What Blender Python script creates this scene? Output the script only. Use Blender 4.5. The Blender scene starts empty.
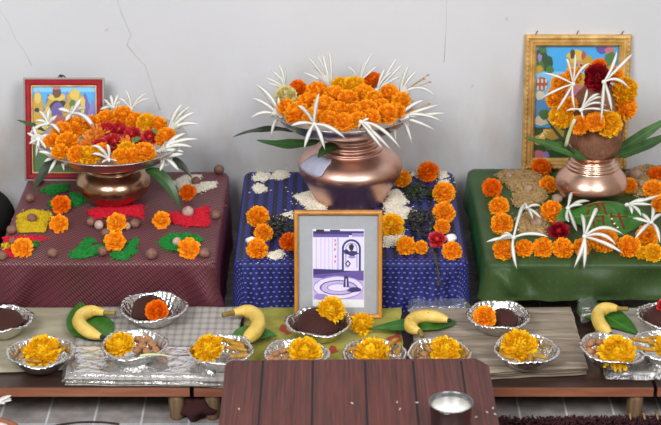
import bpy, math, random
from mathutils import Vector, Matrix, noise
R = math.radians
S = bpy.context.scene
COL = S.collection
rnd = random.Random(7)
# ------------------------------------------------------------------ camera
CAM = Vector((0.0, -3.68, 1.763)); PITCH = R(23.0); FPX = 1800.0
cam_d = bpy.data.cameras.new('camera'); cam = bpy.data.objects.new('camera', cam_d); COL.objects.link(cam)
cam.location = CAM; cam.rotation_euler = (R(90) - PITCH, 0, 0)
cam_d.sensor_width = 36; cam_d.lens = FPX / 661 * 36; cam_d.clip_start = .05
cam_d.dof.use_dof = True; cam_d.dof.focus_distance = 3.72; cam_d.dof.aperture_fstop = 5.0
S.camera = cam
FW = Vector((0, math.cos(PITCH), -math.sin(PITCH))); UPV = Vector((0, math.sin(PITCH), math.cos(PITCH)))
def ray(px, py): return Vector((1, 0, 0)) * ((px - 330.5) / FPX) + UPV * ((212.5 - py) / FPX) + FW
def P(px, py, z):
    d = ray(px, py); return CAM + d * ((z - CAM.z) / d.z)
def Q(px, py, y):
    d = ray(px, py); return CAM + d * ((y - CAM.y) / d.y)
def mpp(p): return (p - CAM).dot(FW) / FPX          # metres covered by one pixel at p
# ------------------------------------------------------------------ object helpers
def tag(o, label=None, cat=None, group=None, kind=None):
    if label: o['label'] = label
    if cat: o['category'] = cat
    if group: o['group'] = group
    if kind: o['kind'] = kind
    return o
def thing(name, label, cat, loc=(0, 0, 0), group=None, rot=None):
    o = bpy.data.objects.new(name, None); COL.objects.link(o); o.empty_display_size = .02
    o.location = loc
    if rot: o.rotation_euler = rot
    return tag(o, label, cat, group)
def link(name, me, parent=None, loc=None, rot=None):
    o = bpy.data.objects.new(name, me); COL.objects.link(o)
    if parent: o.parent = parent
    if loc is not None: o.location = loc
    if rot is not None: o.rotation_euler = rot
    return o
class MB:
    def __init__(s): s.v = []; s.f = []; s.m = []; s.uv = None
    def add(s, vs, fs, mi=0):
        b = len(s.v); s.v += [tuple(v) for v in vs]
        for f in fs: s.f.append(tuple(i + b for i in f)); s.m.append(mi)
        return b
    def mesh(s, name, mats, smooth=True):
        me = bpy.data.meshes.new(name); me.from_pydata(s.v, [], s.f)
        for m in (mats if isinstance(mats, (list, tuple)) else [mats]): me.materials.append(m)
        me.polygons.foreach_set('material_index', s.m)
        if smooth: me.polygons.foreach_set('use_smooth', [True] * len(s.f))
        if s.uv:
            l = me.uv_layers.new(name='UVMap')
            for p in me.polygons:
                for li in p.loop_indices: l.data[li].uv = s.uv[me.loops[li].vertex_index]
        me.update(); return me
    def build(s, name, mats, parent=None, loc=None, rot=None, smooth=True):
        return link(name, s.mesh(name, mats, smooth), parent, loc, rot)
    def box(s, x0, x1, y0, y1, z0, z1, mi=0):
        s.add([(x, y, z) for z in (z0, z1) for y in (y0, y1) for x in (x0, x1)],
              [(0, 2, 3, 1), (4, 5, 7, 6), (0, 1, 5, 4), (2, 6, 7, 3), (0, 4, 6, 2), (1, 3, 7, 5)], mi)
    def prism(s, pts, z0, z1, mi=0):
        n = len(pts)
        s.add([(x, y, z0) for x, y in pts] + [(x, y, z1) for x, y in pts],
              [tuple(range(n - 1, -1, -1)), tuple(range(n, 2 * n))] + [(i, (i + 1) % n, n + (i + 1) % n, n + i) for i in range(n)], mi)
    def lathe(s, prof, n=48, mi=0, wob=None):
        vs = []; fs = []
        for k, (r, z) in enumerate(prof):
            for i in range(n):
                a = 2 * math.pi * i / n; rr, zz = (r, z) if not wob else wob(r, z, a, k)
                vs.append((rr * math.cos(a), rr * math.sin(a), zz))
        for k in range(len(prof) - 1):
            for i in range(n):
                j = (i + 1) % n; fs.append((k * n + i, k * n + j, (k + 1) * n + j, (k + 1) * n + i))
        s.add(vs, fs, mi)
    def tube(s, pts, radii, n=8, mi=0, flat=1.0, up=Vector((0, 0, 1)), cap=True):
        pts = [Vector(p) for p in pts]; vs = []; fs = []
        for k, p in enumerate(pts):
            t = (pts[min(k + 1, len(pts) - 1)] - pts[max(k - 1, 0)])
            t = t.normalized() if t.length > 1e-9 else Vector((0, 0, 1))
            u = up
            if abs(t.dot(u)) > .97: u = Vector((0, 1, .2)).normalized()
            a = t.cross(u).normalized(); b = a.cross(t).normalized(); r = radii[k] if isinstance(radii, (list, tuple)) else radii
            for i in range(n):
                w = 2 * math.pi * i / n; vs.append(p + a * (r * math.cos(w)) + b * (r * flat * math.sin(w)))
        for k in range(len(pts) - 1):
            for i in range(n):
                j = (i + 1) % n; fs.append((k * n + i, k * n + j, (k + 1) * n + j, (k + 1) * n + i))
        if cap:
            fs.append(tuple(range(n - 1, -1, -1))); L = (len(pts) - 1) * n; fs.append(tuple(range(L, L + n)))
        s.add(vs, fs, mi)
    def ellipsoid(s, c, rx, ry, rz, nu=16, nv=10, mi=0, M=None, nz=0, sc=30, seed=0):
        c = Vector(c); vs = []; fs = []
        for k in range(nv + 1):
            th = math.pi * k / nv
            for i in range(nu):
                a = 2 * math.pi * i / nu
                d = Vector((math.sin(th) * math.cos(a), math.sin(th) * math.sin(a), math.cos(th)))
                p = Vector((d.x * rx, d.y * ry, d.z * rz))
                if nz: p *= 1 + nz * noise.noise(p * sc + Vector((seed * 3.1, seed, 0)))
                if M: p = M @ p
                vs.append(c + p)
        for k in range(nv):
            for i in range(nu):
                j = (i + 1) % nu; fs.append((k * nu + i, (k + 1) * nu + i, (k + 1) * nu + j, k * nu + j))
        s.add(vs, fs, mi)
def bez(a, b, c, n=8): return [a * (1 - t) ** 2 + b * 2 * t * (1 - t) + c * t * t for t in [i / n for i in range(n + 1)]]
def bevel(o, w, seg=2):
    m = o.modifiers.new('bevel', 'BEVEL'); m.width = w; m.segments = seg; m.limit_method = 'ANGLE'; return o
# ------------------------------------------------------------------ materials
def srgb(r, g, b):
    f = lambda c: (c / 255 / 12.92) if c <= 10.3 else ((c / 255 + .055) / 1.055) ** 2.4
    return (f(r), f(g), f(b), 1)
class NT:
    def __init__(s, name):
        s.mat = bpy.data.materials.new(name); s.mat.use_nodes = True; s.t = s.mat.node_tree; s.b = s.t.nodes['Principled BSDF']; s.out = s.t.nodes['Material Output']
    def n(s, typ, **kw):
        x = s.t.nodes.new(typ)
        for k, v in kw.items():
            if k in x.inputs: x.inputs[k].default_value = v
            else: setattr(x, k, v)
        return x
    def l(s, a, b): s.t.links.new(a, b)
    def ramp(s, fac, stops, interp='LINEAR'):
        r = s.n('ShaderNodeValToRGB'); cr = r.color_ramp; cr.interpolation = interp
        while len(cr.elements) < len(stops): cr.elements.new(.5)
        for e, (p, c) in zip(cr.elements, stops): e.position = p; e.color = c
        s.l(fac, r.inputs[0]); return r.outputs[0]
    def mix(s, fac, a, b, mode='MIX'):
        m = s.n('ShaderNodeMix', data_type='RGBA', blend_type=mode)
        for i, v in ((0, fac), (6, a), (7, b)):
            if hasattr(v, 'links') or hasattr(v, 'is_linked'): s.l(v, m.inputs[i])
            else: m.inputs[i].default_value = v
        return m.outputs[2]
    def math(s, op, a, b=0.0, c=None):
        m = s.n('ShaderNodeMath', operation=op)
        for i, v in enumerate((a, b) if c is None else (a, b, c)):
            if hasattr(v, 'is_linked'): s.l(v, m.inputs[i])
            else: m.inputs[i].default_value = v
        return m.outputs[0]
    def coord(s, kind='Object', scale=(1, 1, 1), rot=(0, 0, 0), loc=(0, 0, 0)):
        t = s.n('ShaderNodeTexCoord'); m = s.n('ShaderNodeMapping'); m.inputs[1].default_value = loc; m.inputs[2].default_value = rot; m.inputs[3].default_value = scale
        s.l(t.outputs[kind], m.inputs[0]); return m.outputs[0]
    def noise(s, vec, scale, detail=3, rough=.5, dist=0):
        x = s.n('ShaderNodeTexNoise'); x.inputs['Scale'].default_value = scale; x.inputs['Detail'].default_value = detail; x.inputs['Roughness'].default_value = rough; x.inputs['Distortion'].default_value = dist
        s.l(vec, x.inputs['Vector']); return x.outputs['Fac']
    def bump(s, h, strength=.3, dist=.002):
        b = s.n('ShaderNodeBump'); b.inputs['Strength'].default_value = strength; b.inputs['Distance'].default_value = dist
        s.l(h, b.inputs['Height']); s.l(b.outputs[0], s.b.inputs['Normal']); return b.outputs[0]
    def set(s, **kw):
        for k, v in kw.items():
            i = s.b.inputs[k]
            if hasattr(v, 'is_linked'): s.l(v, i)
            else: i.default_value = v
        return s
def island(name, c1, c2, rough=.6, c3=None, spec=.3, trans=0.0):
    m = NT(name); g = m.n('ShaderNodeNewGeometry')
    st = [(0, c1), (1, c2)] if c3 is None else [(0, c1), (.5, c2), (1, c3)]
    c = m.ramp(g.outputs['Random Per Island'], st)
    m.set(**{'Base Color': c, 'Roughness': rough, 'Specular IOR Level': spec})
    if trans:
        t = m.n('ShaderNodeBsdfTranslucent'); m.l(c, t.inputs[0]); x = m.n('ShaderNodeMixShader'); x.inputs[0].default_value = trans
        m.l(m.b.outputs[0], x.inputs[1]); m.l(t.outputs[0], x.inputs[2]); m.l(x.outputs[0], m.out.inputs[0])
    return m.mat
def plain(name, c, rough=.6, metal=0.0, spec=.5, nz=0.0, nsc=60, c2=None, bump=0.0):
    m = NT(name)
    if c2 is not None or bump:
        f = m.noise(m.coord(), nsc, 4)
        if c2 is not None: m.set(**{'Base Color': m.ramp(f, [(.3, c), (.7, c2)])})
        else: m.set(**{'Base Color': c})
        if bump: m.bump(f, bump, .003)
    else: m.set(**{'Base Color': c})
    m.set(Roughness=rough, Metallic=metal, **{'Specular IOR Level': spec}); return m.mat
M = {}
M['orange'] = island('marigold_orange', srgb(252, 138, 2), srgb(255, 190, 42), .65, srgb(255, 156, 8), .2, .2)
M['deep'] = island('marigold_deep_orange', srgb(240, 108, 2), srgb(254, 150, 20), .65, None, .2, .25)
M['amber'] = island('marigold_amber', srgb(252, 160, 12), srgb(255, 194, 36), .65, None, .2, .25)
M['yellow'] = island('marigold_yellow', srgb(245, 178, 14), srgb(253, 206, 40), .65, None, .2, .25)
M['chrome'] = island('flower_yellow', srgb(246, 186, 4), srgb(255, 222, 40), .65, None, .2, .25)
M['pale'] = island('marigold_pale', srgb(222, 206, 130), srgb(240, 228, 176), .65, None, .2, .25)
M['red'] = island('rose_red', srgb(128, 10, 24), srgb(176, 22, 42), .6, None, .2, .15)
M['maroonfl'] = island('rose_dark', srgb(120, 10, 22), srgb(172, 22, 38), .6, None, .2, .15)
M['shred'] = island('petal_shred_orange', srgb(206, 110, 26), srgb(236, 150, 50), .65, None, .2, .2)
M['lily'] = island('lily_white', srgb(238, 238, 228), srgb(250, 250, 246), .5, None, .3, .3)
M['lilystem'] = island('lily_stem', srgb(196, 212, 150), srgb(220, 228, 186), .5, None, .3, .2)
M['stamen'] = island('lily_stamen', srgb(170, 150, 90), srgb(190, 140, 70), .6)
M['anther'] = island('lily_anther', srgb(150, 96, 40), srgb(176, 120, 50), .7)
M['tulsi'] = island('dried_leaf', srgb(44, 46, 40), srgb(78, 76, 62), .8)
M['sprig'] = island('green_sprig', srgb(48, 62, 30), srgb(72, 84, 44), .8)
def leafmat(name, a, b):
    m = NT(name); uv = m.coord('UV'); w = m.n('ShaderNodeTexWave'); w.wave_type = 'BANDS'; w.bands_direction = 'Y'
    mp = m.n('ShaderNodeMapping'); m.l(uv, mp.inputs[0]); sx = m.n('ShaderNodeSeparateXYZ'); m.l(uv, sx.inputs[0])
    ax = m.math('ABSOLUTE', m.math('SUBTRACT', sx.outputs[0], .5)); v = m.math('FRACT', m.math('MULTIPLY', m.math('SUBTRACT', sx.outputs[1], m.math('MULTIPLY', ax, .6)), 9))
    vein = m.math('LESS_THAN', v, .12); mid = m.math('LESS_THAN', ax, .035); k = m.math('MAXIMUM', m.math('MULTIPLY', vein, .35), mid)
    base = m.ramp(m.noise(m.coord(), 40, 3), [(.3, a), (.7, b)]); lt = tuple(min(1, c * 1.7 + .015) for c in b[:3]) + (1,)
    m.set(**{'Base Color': m.mix(m.math('MULTIPLY', k, .55), base, lt), 'Roughness': .38}); return m.mat
M['betel'] = leafmat('betel_leaf', srgb(34, 84, 22), srgb(58, 112, 34)); M['betelpale'] = leafmat('betel_leaf_light', srgb(56, 104, 40), srgb(76, 130, 52))
M['mango'] = leafmat('mango_leaf', srgb(34, 62, 30), srgb(52, 84, 40)); M['mangodark'] = leafmat('mango_leaf_dark', srgb(38, 50, 34), srgb(56, 66, 46))
M['leaflong'] = leafmat('long_leaf', srgb(48, 82, 40), srgb(74, 108, 56))
M['nut'] = plain('betel_nut', srgb(108, 72, 58), .6, 0, .4, 0, 120, srgb(140, 102, 86), .3)
M['nutpale'] = plain('betel_nut_pale', srgb(170, 140, 128), .6, 0, .4, 0, 120, srgb(196, 172, 160), .3)
M['lump'] = plain('lump_tan', srgb(140, 110, 90), .7, 0, .3, 0, 90, srgb(176, 148, 124), .4)
M['almond'] = plain('nut_tan', srgb(134, 88, 54), .55, 0, .4, 0, 150, srgb(176, 128, 86), .3)
M['root'] = plain('dried_root', srgb(136, 94, 28), .7, 0, .3, 0, 140, srgb(190, 142, 54), .5)
M['jaggery'] = plain('jaggery', srgb(50, 24, 20), .6, 0, .2, 0, 60, srgb(74, 38, 32), .5)
M['sugar'] = plain('sugar_lump', srgb(226, 222, 216), .5, 0, .4, 0, 100, srgb(240, 238, 234), .2)
M['rice'] = island('rice_white', srgb(216, 206, 184), srgb(238, 232, 218), .6)
M['ricegreen'] = island('rice_green', srgb(10, 104, 34), srgb(38, 146, 58), .6)
M['ricered'] = island('rice_red', srgb(186, 10, 36), srgb(222, 34, 58), .6)
M['riceyellow'] = island('rice_yellow', srgb(190, 156, 8), srgb(222, 190, 30), .6)
M['wheat'] = island('wheat', srgb(138, 108, 66), srgb(186, 156, 108), .65)
def metal(name, c, rough, bump=0, sc=20, c2=None):
    m = NT(name); m.set(**{'Base Color': c}, Metallic=1.0, Roughness=rough); f = m.noise(m.coord(), sc, 4)
    if c2: m.set(**{'Base Color': m.ramp(f, [(.35, c), (.68, c2)])})
    if bump: m.bump(f, bump, .003)
    return m.mat
M['copper'] = metal('copper', srgb(214, 166, 148), .36, .05, 22, srgb(226, 186, 170)); M['copperdark'] = metal('copper_aged', srgb(176, 138, 110), .24, .05, 22, srgb(198, 160, 132)); M['copperpale'] = metal('copper_bright', srgb(218, 172, 150), .27, .05, 22, srgb(230, 190, 168))
M['steel'] = metal('steel', srgb(196, 194, 190), .3); M['cup'] = metal('cup_steel', srgb(150, 150, 152), .3)
def foil():
    m = NT('foil'); c = m.coord(); m.set(**{'Base Color': srgb(222, 221, 218)}, Metallic=1.0, Roughness=.22)
    v = m.n('ShaderNodeTexVoronoi'); v.inputs['Scale'].default_value = 90; m.l(c, v.inputs['Vector']); m.bump(m.math('ADD', v.outputs['Distance'], m.noise(c, 160, 2)), .55, .003); return m.mat
M['foil'] = foil()
def banana():
    m = NT('banana_peel'); f = m.noise(m.coord(), 45, 4); sp = m.noise(m.coord(), 190, 2)
    c = m.ramp(f, [(.3, srgb(204, 166, 66)), (.7, srgb(224, 194, 104))]); m.set(**{'Base Color': m.mix(m.math('GREATER_THAN', sp, .70), c, srgb(112, 80, 30))}, Roughness=.5); return m.mat
M['banana'] = banana(); M['bananastem'] = plain('banana_stem', srgb(150, 132, 52), .6, 0, .4, 0, 70, srgb(112, 84, 36)); M['bananatip'] = plain('banana_tip', srgb(42, 32, 22), .8)
def husk():
    m = NT('coconut_husk'); f = m.noise(m.coord('Object', (60, 60, 8)), 6, 5, .7); m.set(**{'Base Color': m.ramp(f, [(.25, srgb(96, 60, 44)), (.55, srgb(142, 96, 70)), (.8, srgb(176, 130, 98))])}, Roughness=.9); m.bump(f, .8, .004); return m.mat
M['husk'] = husk(); M['tuft'] = plain('coconut_tuft', srgb(70, 66, 44), .9, 0, .2, 0, 60, srgb(98, 90, 60))
def wall():
    m = NT('wall_plaster'); c = m.coord(); f = m.noise(c, 1.6, 5, .6); g = m.noise(c, 30, 4, .6)
    base = m.ramp(f, [(.3, srgb(201, 203, 206)), (.7, srgb(210, 211, 214))]); sp = m.noise(c, 26, 2, .5)
    sx = m.n('ShaderNodeSeparateXYZ'); m.l(c, sx.inputs[0]); gr = m.ramp(m.noise(m.coord('Object', (1, 1, .55)), 5.5, 5, .62), [(.42, (0, 0, 0, 1)), (.66, (1, 1, 1, 1))])
    low = m.n('ShaderNodeMapRange'); low.inputs[1].default_value = .62; low.inputs[2].default_value = .2; m.l(m.math('ADD', sx.outputs[2], m.math('MULTIPLY', m.noise(c, 3.2, 3), .25)), low.inputs[0])
    base = m.mix(m.math('MULTIPLY', m.math('MULTIPLY', gr, low.outputs[0]), .75), base, srgb(170, 152, 132))
    k = m.math('GREATER_THAN', sp, .765); m.set(**{'Base Color': m.mix(m.math('MULTIPLY', k, .35), base, srgb(168, 164, 160))}, Roughness=.75, **{'Specular IOR Level': .25}); m.bump(g, .18, .004); return m.mat
M['wall'] = wall(); M['crack'] = plain('plaster_crack', srgb(184, 183, 182), .9)
def floor():
    m = NT('floor_tiles'); c = m.coord('Object', (1, 1, 1), (0, 0, 0), (-.0015, .061, 0)); b = m.n('ShaderNodeTexBrick'); b.offset = 0
    b.inputs['Scale'].default_value = 1; b.inputs['Brick Width'].default_value = .0925; b.inputs['Row Height'].default_value = 0.14; b.inputs['Mortar Size'].default_value = .0022
    b.inputs['Color1'].default_value = srgb(150, 141, 136); b.inputs['Color2'].default_value = srgb(142, 134, 130); b.inputs['Mortar'].default_value = srgb(216, 220, 226); m.l(c, b.inputs['Vector'])
    m.set(**{'Base Color': m.mix(.4, b.outputs[0], m.ramp(m.noise(c, 40, 4), [(.3, srgb(96, 90, 88)), (.7, srgb(180, 172, 168))]))}, Roughness=.4); return m.mat
M['floor'] = floor()
def cloth_maroon():
    m = NT('cloth_maroon'); c = m.coord('UV'); sx = m.n('ShaderNodeSeparateXYZ'); m.l(c, sx.inputs[0]); u, v = sx.outputs[0], sx.outputs[1]
    d1 = m.math('FRACT', m.math('MULTIPLY', m.math('ADD', u, m.math('MULTIPLY', v, .8)), 140)); d2 = m.math('FRACT', m.math('MULTIPLY', m.math('SUBTRACT', v, m.math('MULTIPLY', u, .8)), 60))
    k = m.math('MULTIPLY', m.math('LESS_THAN', d1, .38), m.math('LESS_THAN', d2, .8)); big = m.ramp(m.noise(c, 5, 3), [(.35, (0, 0, 0, 1)), (.65, (1, 1, 1, 1))])
    k = m.math('MULTIPLY', m.math('MULTIPLY', k, m.math('SUBTRACT', 1.0, m.math('MULTIPLY', m.math('LESS_THAN', v, -.27), .6))), m.math('ADD', .5, m.math('MULTIPLY', big, .5)))
    base = m.ramp(m.noise(c, 9, 3), [(.3, srgb(70, 30, 36)), (.7, srgb(86, 34, 48))])
    m.set(**{'Base Color': m.mix(m.math('MULTIPLY', k, .72), base, srgb(160, 130, 118)), 'Specular IOR Level': .18, 'Sheen Weight': .10, 'Sheen Tint': srgb(220, 90, 160)}, Roughness=.45); m.bump(d1, .15, .001); return m.mat
def cloth_blue():
    m = NT('cloth_blue'); c = m.coord('UV'); sx = m.n('ShaderNodeSeparateXYZ'); m.l(c, sx.inputs[0]); u, v = sx.outputs[0], sx.outputs[1]
    row = m.math('MULTIPLY', v, 92); off = m.math('MULTIPLY', m.math('MODULO', m.math('FLOOR', m.math('ADD', row, 400)), 2), .5)
    a = m.math('SUBTRACT', m.math('FRACT', m.math('ADD', m.math('MULTIPLY', u, 84), off)), .5); b = m.math('SUBTRACT', m.math('FRACT', row), .5)
    r2 = m.math('ADD', m.math('MULTIPLY', a, a), m.math('MULTIPLY', m.math('MULTIPLY', b, b), 2.2)); dot = m.math('LESS_THAN', r2, .055)
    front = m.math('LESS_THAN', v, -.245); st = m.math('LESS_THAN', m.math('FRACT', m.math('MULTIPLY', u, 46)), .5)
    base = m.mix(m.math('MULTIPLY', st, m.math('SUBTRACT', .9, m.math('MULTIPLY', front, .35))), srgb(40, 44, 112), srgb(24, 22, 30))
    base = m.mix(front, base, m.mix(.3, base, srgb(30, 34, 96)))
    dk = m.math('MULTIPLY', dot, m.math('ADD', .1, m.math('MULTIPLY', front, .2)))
    m.set(**{'Base Color': m.mix(dk, base, srgb(176, 178, 214)), 'Specular IOR Level': .18, 'Sheen Weight': .05, 'Sheen Tint': srgb(90, 100, 220)}, Roughness=.42); return m.mat
def cloth_green():
    m = NT('cloth_green'); c = m.coord('UV'); f = m.noise(c, 7, 3); w = m.noise(c, 260, 2)
    v = m.n('ShaderNodeTexVoronoi'); v.inputs['Scale'].default_value = 55; v.inputs['Randomness'].default_value = .15; m.l(c, v.inputs['Vector'])
    base = m.ramp(f, [(.3, srgb(46, 62, 32)), (.7, srgb(58, 80, 42))]); k = m.math('LESS_THAN', v.outputs['Distance'], .16)
    m.set(**{'Base Color': m.mix(m.math('MULTIPLY', k, .1), base, srgb(120, 120, 70)), 'Specular IOR Level': .18, 'Sheen Weight': .12, 'Sheen Tint': srgb(60, 190, 120)}, Roughness=.4); m.bump(w, .15, .001); return m.mat
M['maroon'] = cloth_maroon(); M['blue'] = cloth_blue(); M['green'] = cloth_green()
def plaid():
    m = NT('cloth_plaid'); c = m.coord('Object'); sx = m.n('ShaderNodeSeparateXYZ'); m.l(c, sx.inputs[0])
    s1 = m.math('LESS_THAN', m.math('FRACT', m.math('MULTIPLY', sx.outputs[0], 62)), .4); s2 = m.math('LESS_THAN', m.math('FRACT', m.math('MULTIPLY', sx.outputs[1], 40)), .4)
    k = m.math('ADD', m.math('MULTIPLY', s1, .5), m.math('MULTIPLY', s2, .5)); m.set(**{'Base Color': m.ramp(k, [(0, srgb(170, 164, 155)), (.5, srgb(153, 147, 141)), (1, srgb(134, 129, 128))])}, Roughness=.6); return m.mat
M['plaid'] = plaid()
def streak(name, a, b, c_, sc, stretch=(2, 30, 30), rough=.5, bump=.2):
    m = NT(name); f = m.noise(m.coord('Object', stretch), sc, 5, .6, .4); m.set(**{'Base Color': m.ramp(f, [(.25, a), (.5, b), (.75, c_)])}, Roughness=rough); m.bump(f, bump, .002); return m.mat
M['greycloth'] = streak('cloth_grey_brown', srgb(98, 84, 70), srgb(138, 124, 108), srgb(178, 166, 150), 2.4, (2.5, 30, 30), .5)
M['beigecloth'] = streak('cloth_beige', srgb(132, 122, 100), srgb(156, 148, 124), srgb(172, 164, 142), 2, (3, 12, 12), .6, .1)
M['palecloth'] = streak('cloth_pale', srgb(146, 138, 126), srgb(170, 162, 150), srgb(192, 186, 176), 2, (4, 12, 12), .6, .1)
def olive():
    m = NT('cloth_olive'); c = m.coord(); f = m.noise(c, 14, 3); r = m.noise(c, 11, 2, .5, .3); base = m.ramp(f, [(.3, srgb(126, 122, 44)), (.7, srgb(176, 168, 76))])
    m.set(**{'Base Color': m.mix(m.math('GREATER_THAN', r, .655), base, srgb(160, 70, 44)), 'Specular IOR Level': .18, 'Sheen Weight': .08}, Roughness=.45); m.bump(m.noise(c, 40, 3), .4, .006); return m.mat
M['olive'] = olive()
def plastic():
    m = NT('plastic_film'); g = m.n('ShaderNodeBsdfGlossy'); g.inputs['Roughness'].default_value = .12; t = m.n('ShaderNodeBsdfTransparent'); t.inputs[0].default_value = (.94, .94, .95, 1)
    f = m.n('ShaderNodeFresnel'); f.inputs[0].default_value = 1.5; nz = m.noise(m.coord(), 55, 3); b = m.n('ShaderNodeBump'); b.inputs['Strength'].default_value = .8; b.inputs['Distance'].default_value = .006
    m.l(nz, b.inputs['Height']); m.l(b.outputs[0], g.inputs['Normal']); m.l(b.outputs[0], f.inputs['Normal']); x = m.n('ShaderNodeMixShader'); k = m.math('ADD', m.math('MULTIPLY', f.outputs[0], 1.2), .05)
    m.l(k, x.inputs[0]); m.l(t.outputs[0], x.inputs[1]); m.l(g.outputs[0], x.inputs[2]); d = m.n('ShaderNodeBsdfDiffuse'); d.inputs[0].default_value = (.8, .8, .8, 1); x2 = m.n('ShaderNodeMixShader'); x2.inputs[0].default_value = .08; m.l(x.outputs[0], x2.inputs[1]); m.l(d.outputs[0], x2.inputs[2]); m.l(x2.outputs[0], m.out.inputs[0]); return m.mat
M['plastic'] = plastic()
def glass():
    m = NT('picture_glass'); g = m.n('ShaderNodeBsdfGlossy'); g.inputs['Roughness'].default_value = .05; t = m.n('ShaderNodeBsdfTransparent'); f = m.n('ShaderNodeFresnel'); f.inputs[0].default_value = 1.45
    x = m.n('ShaderNodeMixShader'); m.l(f.outputs[0], x.inputs[0]); m.l(t.outputs[0], x.inputs[1]); m.l(g.outputs[0], x.inputs[2]); m.l(x.outputs[0], m.out.inputs[0]); return m.mat
M['glass'] = glass()
M['plank'] = streak('plank_dark', srgb(44, 32, 28), srgb(58, 42, 36), srgb(74, 54, 46), 2, (2, 30, 30), .3, .1)
M['plankedge'] = streak('plank_edge', srgb(112, 66, 46), srgb(140, 86, 62), srgb(160, 104, 78), 2, (4, 40, 40), .5)
M['legwood'] = streak('leg_wood', srgb(84, 66, 48), srgb(118, 94, 68), srgb(142, 116, 86), 2, (40, 40, 5), .6)
def laminate():
    m = NT('stool_laminate'); c = m.coord('Object', (1, .015, 1)); f = m.noise(c, 130, 4, .65); g = m.noise(c, 420, 3, .6); h = m.noise(m.coord('Object', (1, .04, 1)), 14, 3)
    a = m.ramp(f, [(.34, srgb(46, 34, 34)), (.43, srgb(92, 46, 38)), (.49, srgb(52, 40, 40)), (.55, srgb(102, 46, 40)), (.62, srgb(86, 62, 58)), (.68, srgb(48, 36, 36))]); b = m.ramp(g, [(.35, srgb(46, 32, 32)), (.65, srgb(122, 62, 52))])
    m.set(**{'Base Color': m.mix(.34, a, b), 'Roughness': m.math('ADD', .42, m.math('MULTIPLY', h, .15)), 'Specular IOR Level': .3}); return m.mat
M['laminate'] = laminate(); M['groove'] = plain('plank_groove', srgb(44, 36, 38), .7, 0, .2); M['stooledge'] = plain('stool_edge', srgb(120, 92, 78), .6, 0, .4, 0, 40, srgb(142, 112, 96))
def gold(name, a, b, c_):
    m = NT(name); f = m.noise(m.coord(), 40, 4); m.set(**{'Base Color': m.ramp(f, [(.3, a), (.5, b), (.7, c_)])}, Roughness=.45, Metallic=.15); m.bump(f, .2, .002); return m.mat
M['goldframe'] = gold('frame_gold', srgb(172, 132, 66), srgb(202, 160, 90), srgb(222, 184, 118)); M['woodframe'] = streak('frame_wood', srgb(150, 92, 28), srgb(186, 122, 44), srgb(206, 144, 62), 2, (20, 20, 6), .35, .1)
M['redframe'] = plain('frame_red', srgb(138, 20, 34), .5, 0, .2, 0, 50, srgb(160, 28, 44)); M['greyedge'] = plain('frame_edge', srgb(150, 142, 134), .4)
M['mat'] = plain('mount_grey', srgb(166, 168, 172), .8, 0, .3, 0, 90, srgb(172, 174, 178)); M['dark'] = plain('metal_dark', srgb(40, 36, 34), .5)
def pl(n, *c): M[n] = plain('print_' + n, srgb(*c), .5)
for n, *c in [('sky', 70, 172, 232), ('skylite', 130, 202, 242), ('mount', 108, 96, 168), ('mount2', 140, 130, 190), ('gold', 196, 158, 48), ('gold2', 220, 192, 84), ('brown', 104, 66, 44), ('black', 34, 30, 36), ('grn', 40, 84, 44), ('grn2', 78, 120, 60),
                ('pink', 198, 120, 130), ('brick', 176, 92, 84), ('cream', 226, 214, 190), ('white', 236, 236, 236), ('red', 190, 40, 44), ('lilac', 198, 182, 226), ('lilac2', 230, 222, 244), ('indigo', 52, 46, 110), ('violet', 104, 86, 160), ('violet2', 156, 138, 202), ('skin', 206, 150, 110), ('water', 96, 152, 200), ('darkred', 132, 22, 40)]: pl(n, *c)
M['milk'] = plain('milk', srgb(236, 232, 222), .25); M['blackcloth'] = plain('cloth_black', srgb(22, 20, 20), .85, 0, .2, 0, 30, srgb(34, 31, 30), .4); M['whitecloth'] = plain('cloth_white', srgb(206, 200, 196), .8, 0, .2, 0, 30, srgb(222, 217, 213), .3)
M['clay'] = plain('clay_brown', srgb(126, 76, 52), .6, 0, .3, 0, 40, srgb(148, 94, 68)); M['rug'] = island('rug_maroon', srgb(40, 20, 22), srgb(70, 34, 36), .95); M['rugbase'] = plain('rug_base', srgb(60, 26, 32), .95, 0, .1, 0, 90, srgb(76, 32, 38), .6); M['tassel'] = plain('tassel_tan', srgb(150, 116, 80), .9)
M['reflectpale'] = plain('pale_reflection', srgb(176, 176, 196), .5, 0, .4, 0, 60, srgb(160, 158, 180)); M['redink'] = plain('kumkum_red', srgb(140, 30, 34), .8, 0, .2, 0, 140, srgb(112, 34, 30)); M['cord'] = plain('cord_dark', srgb(44, 30, 28), .8)  # first colour imitates a sky reflection on the copper
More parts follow.
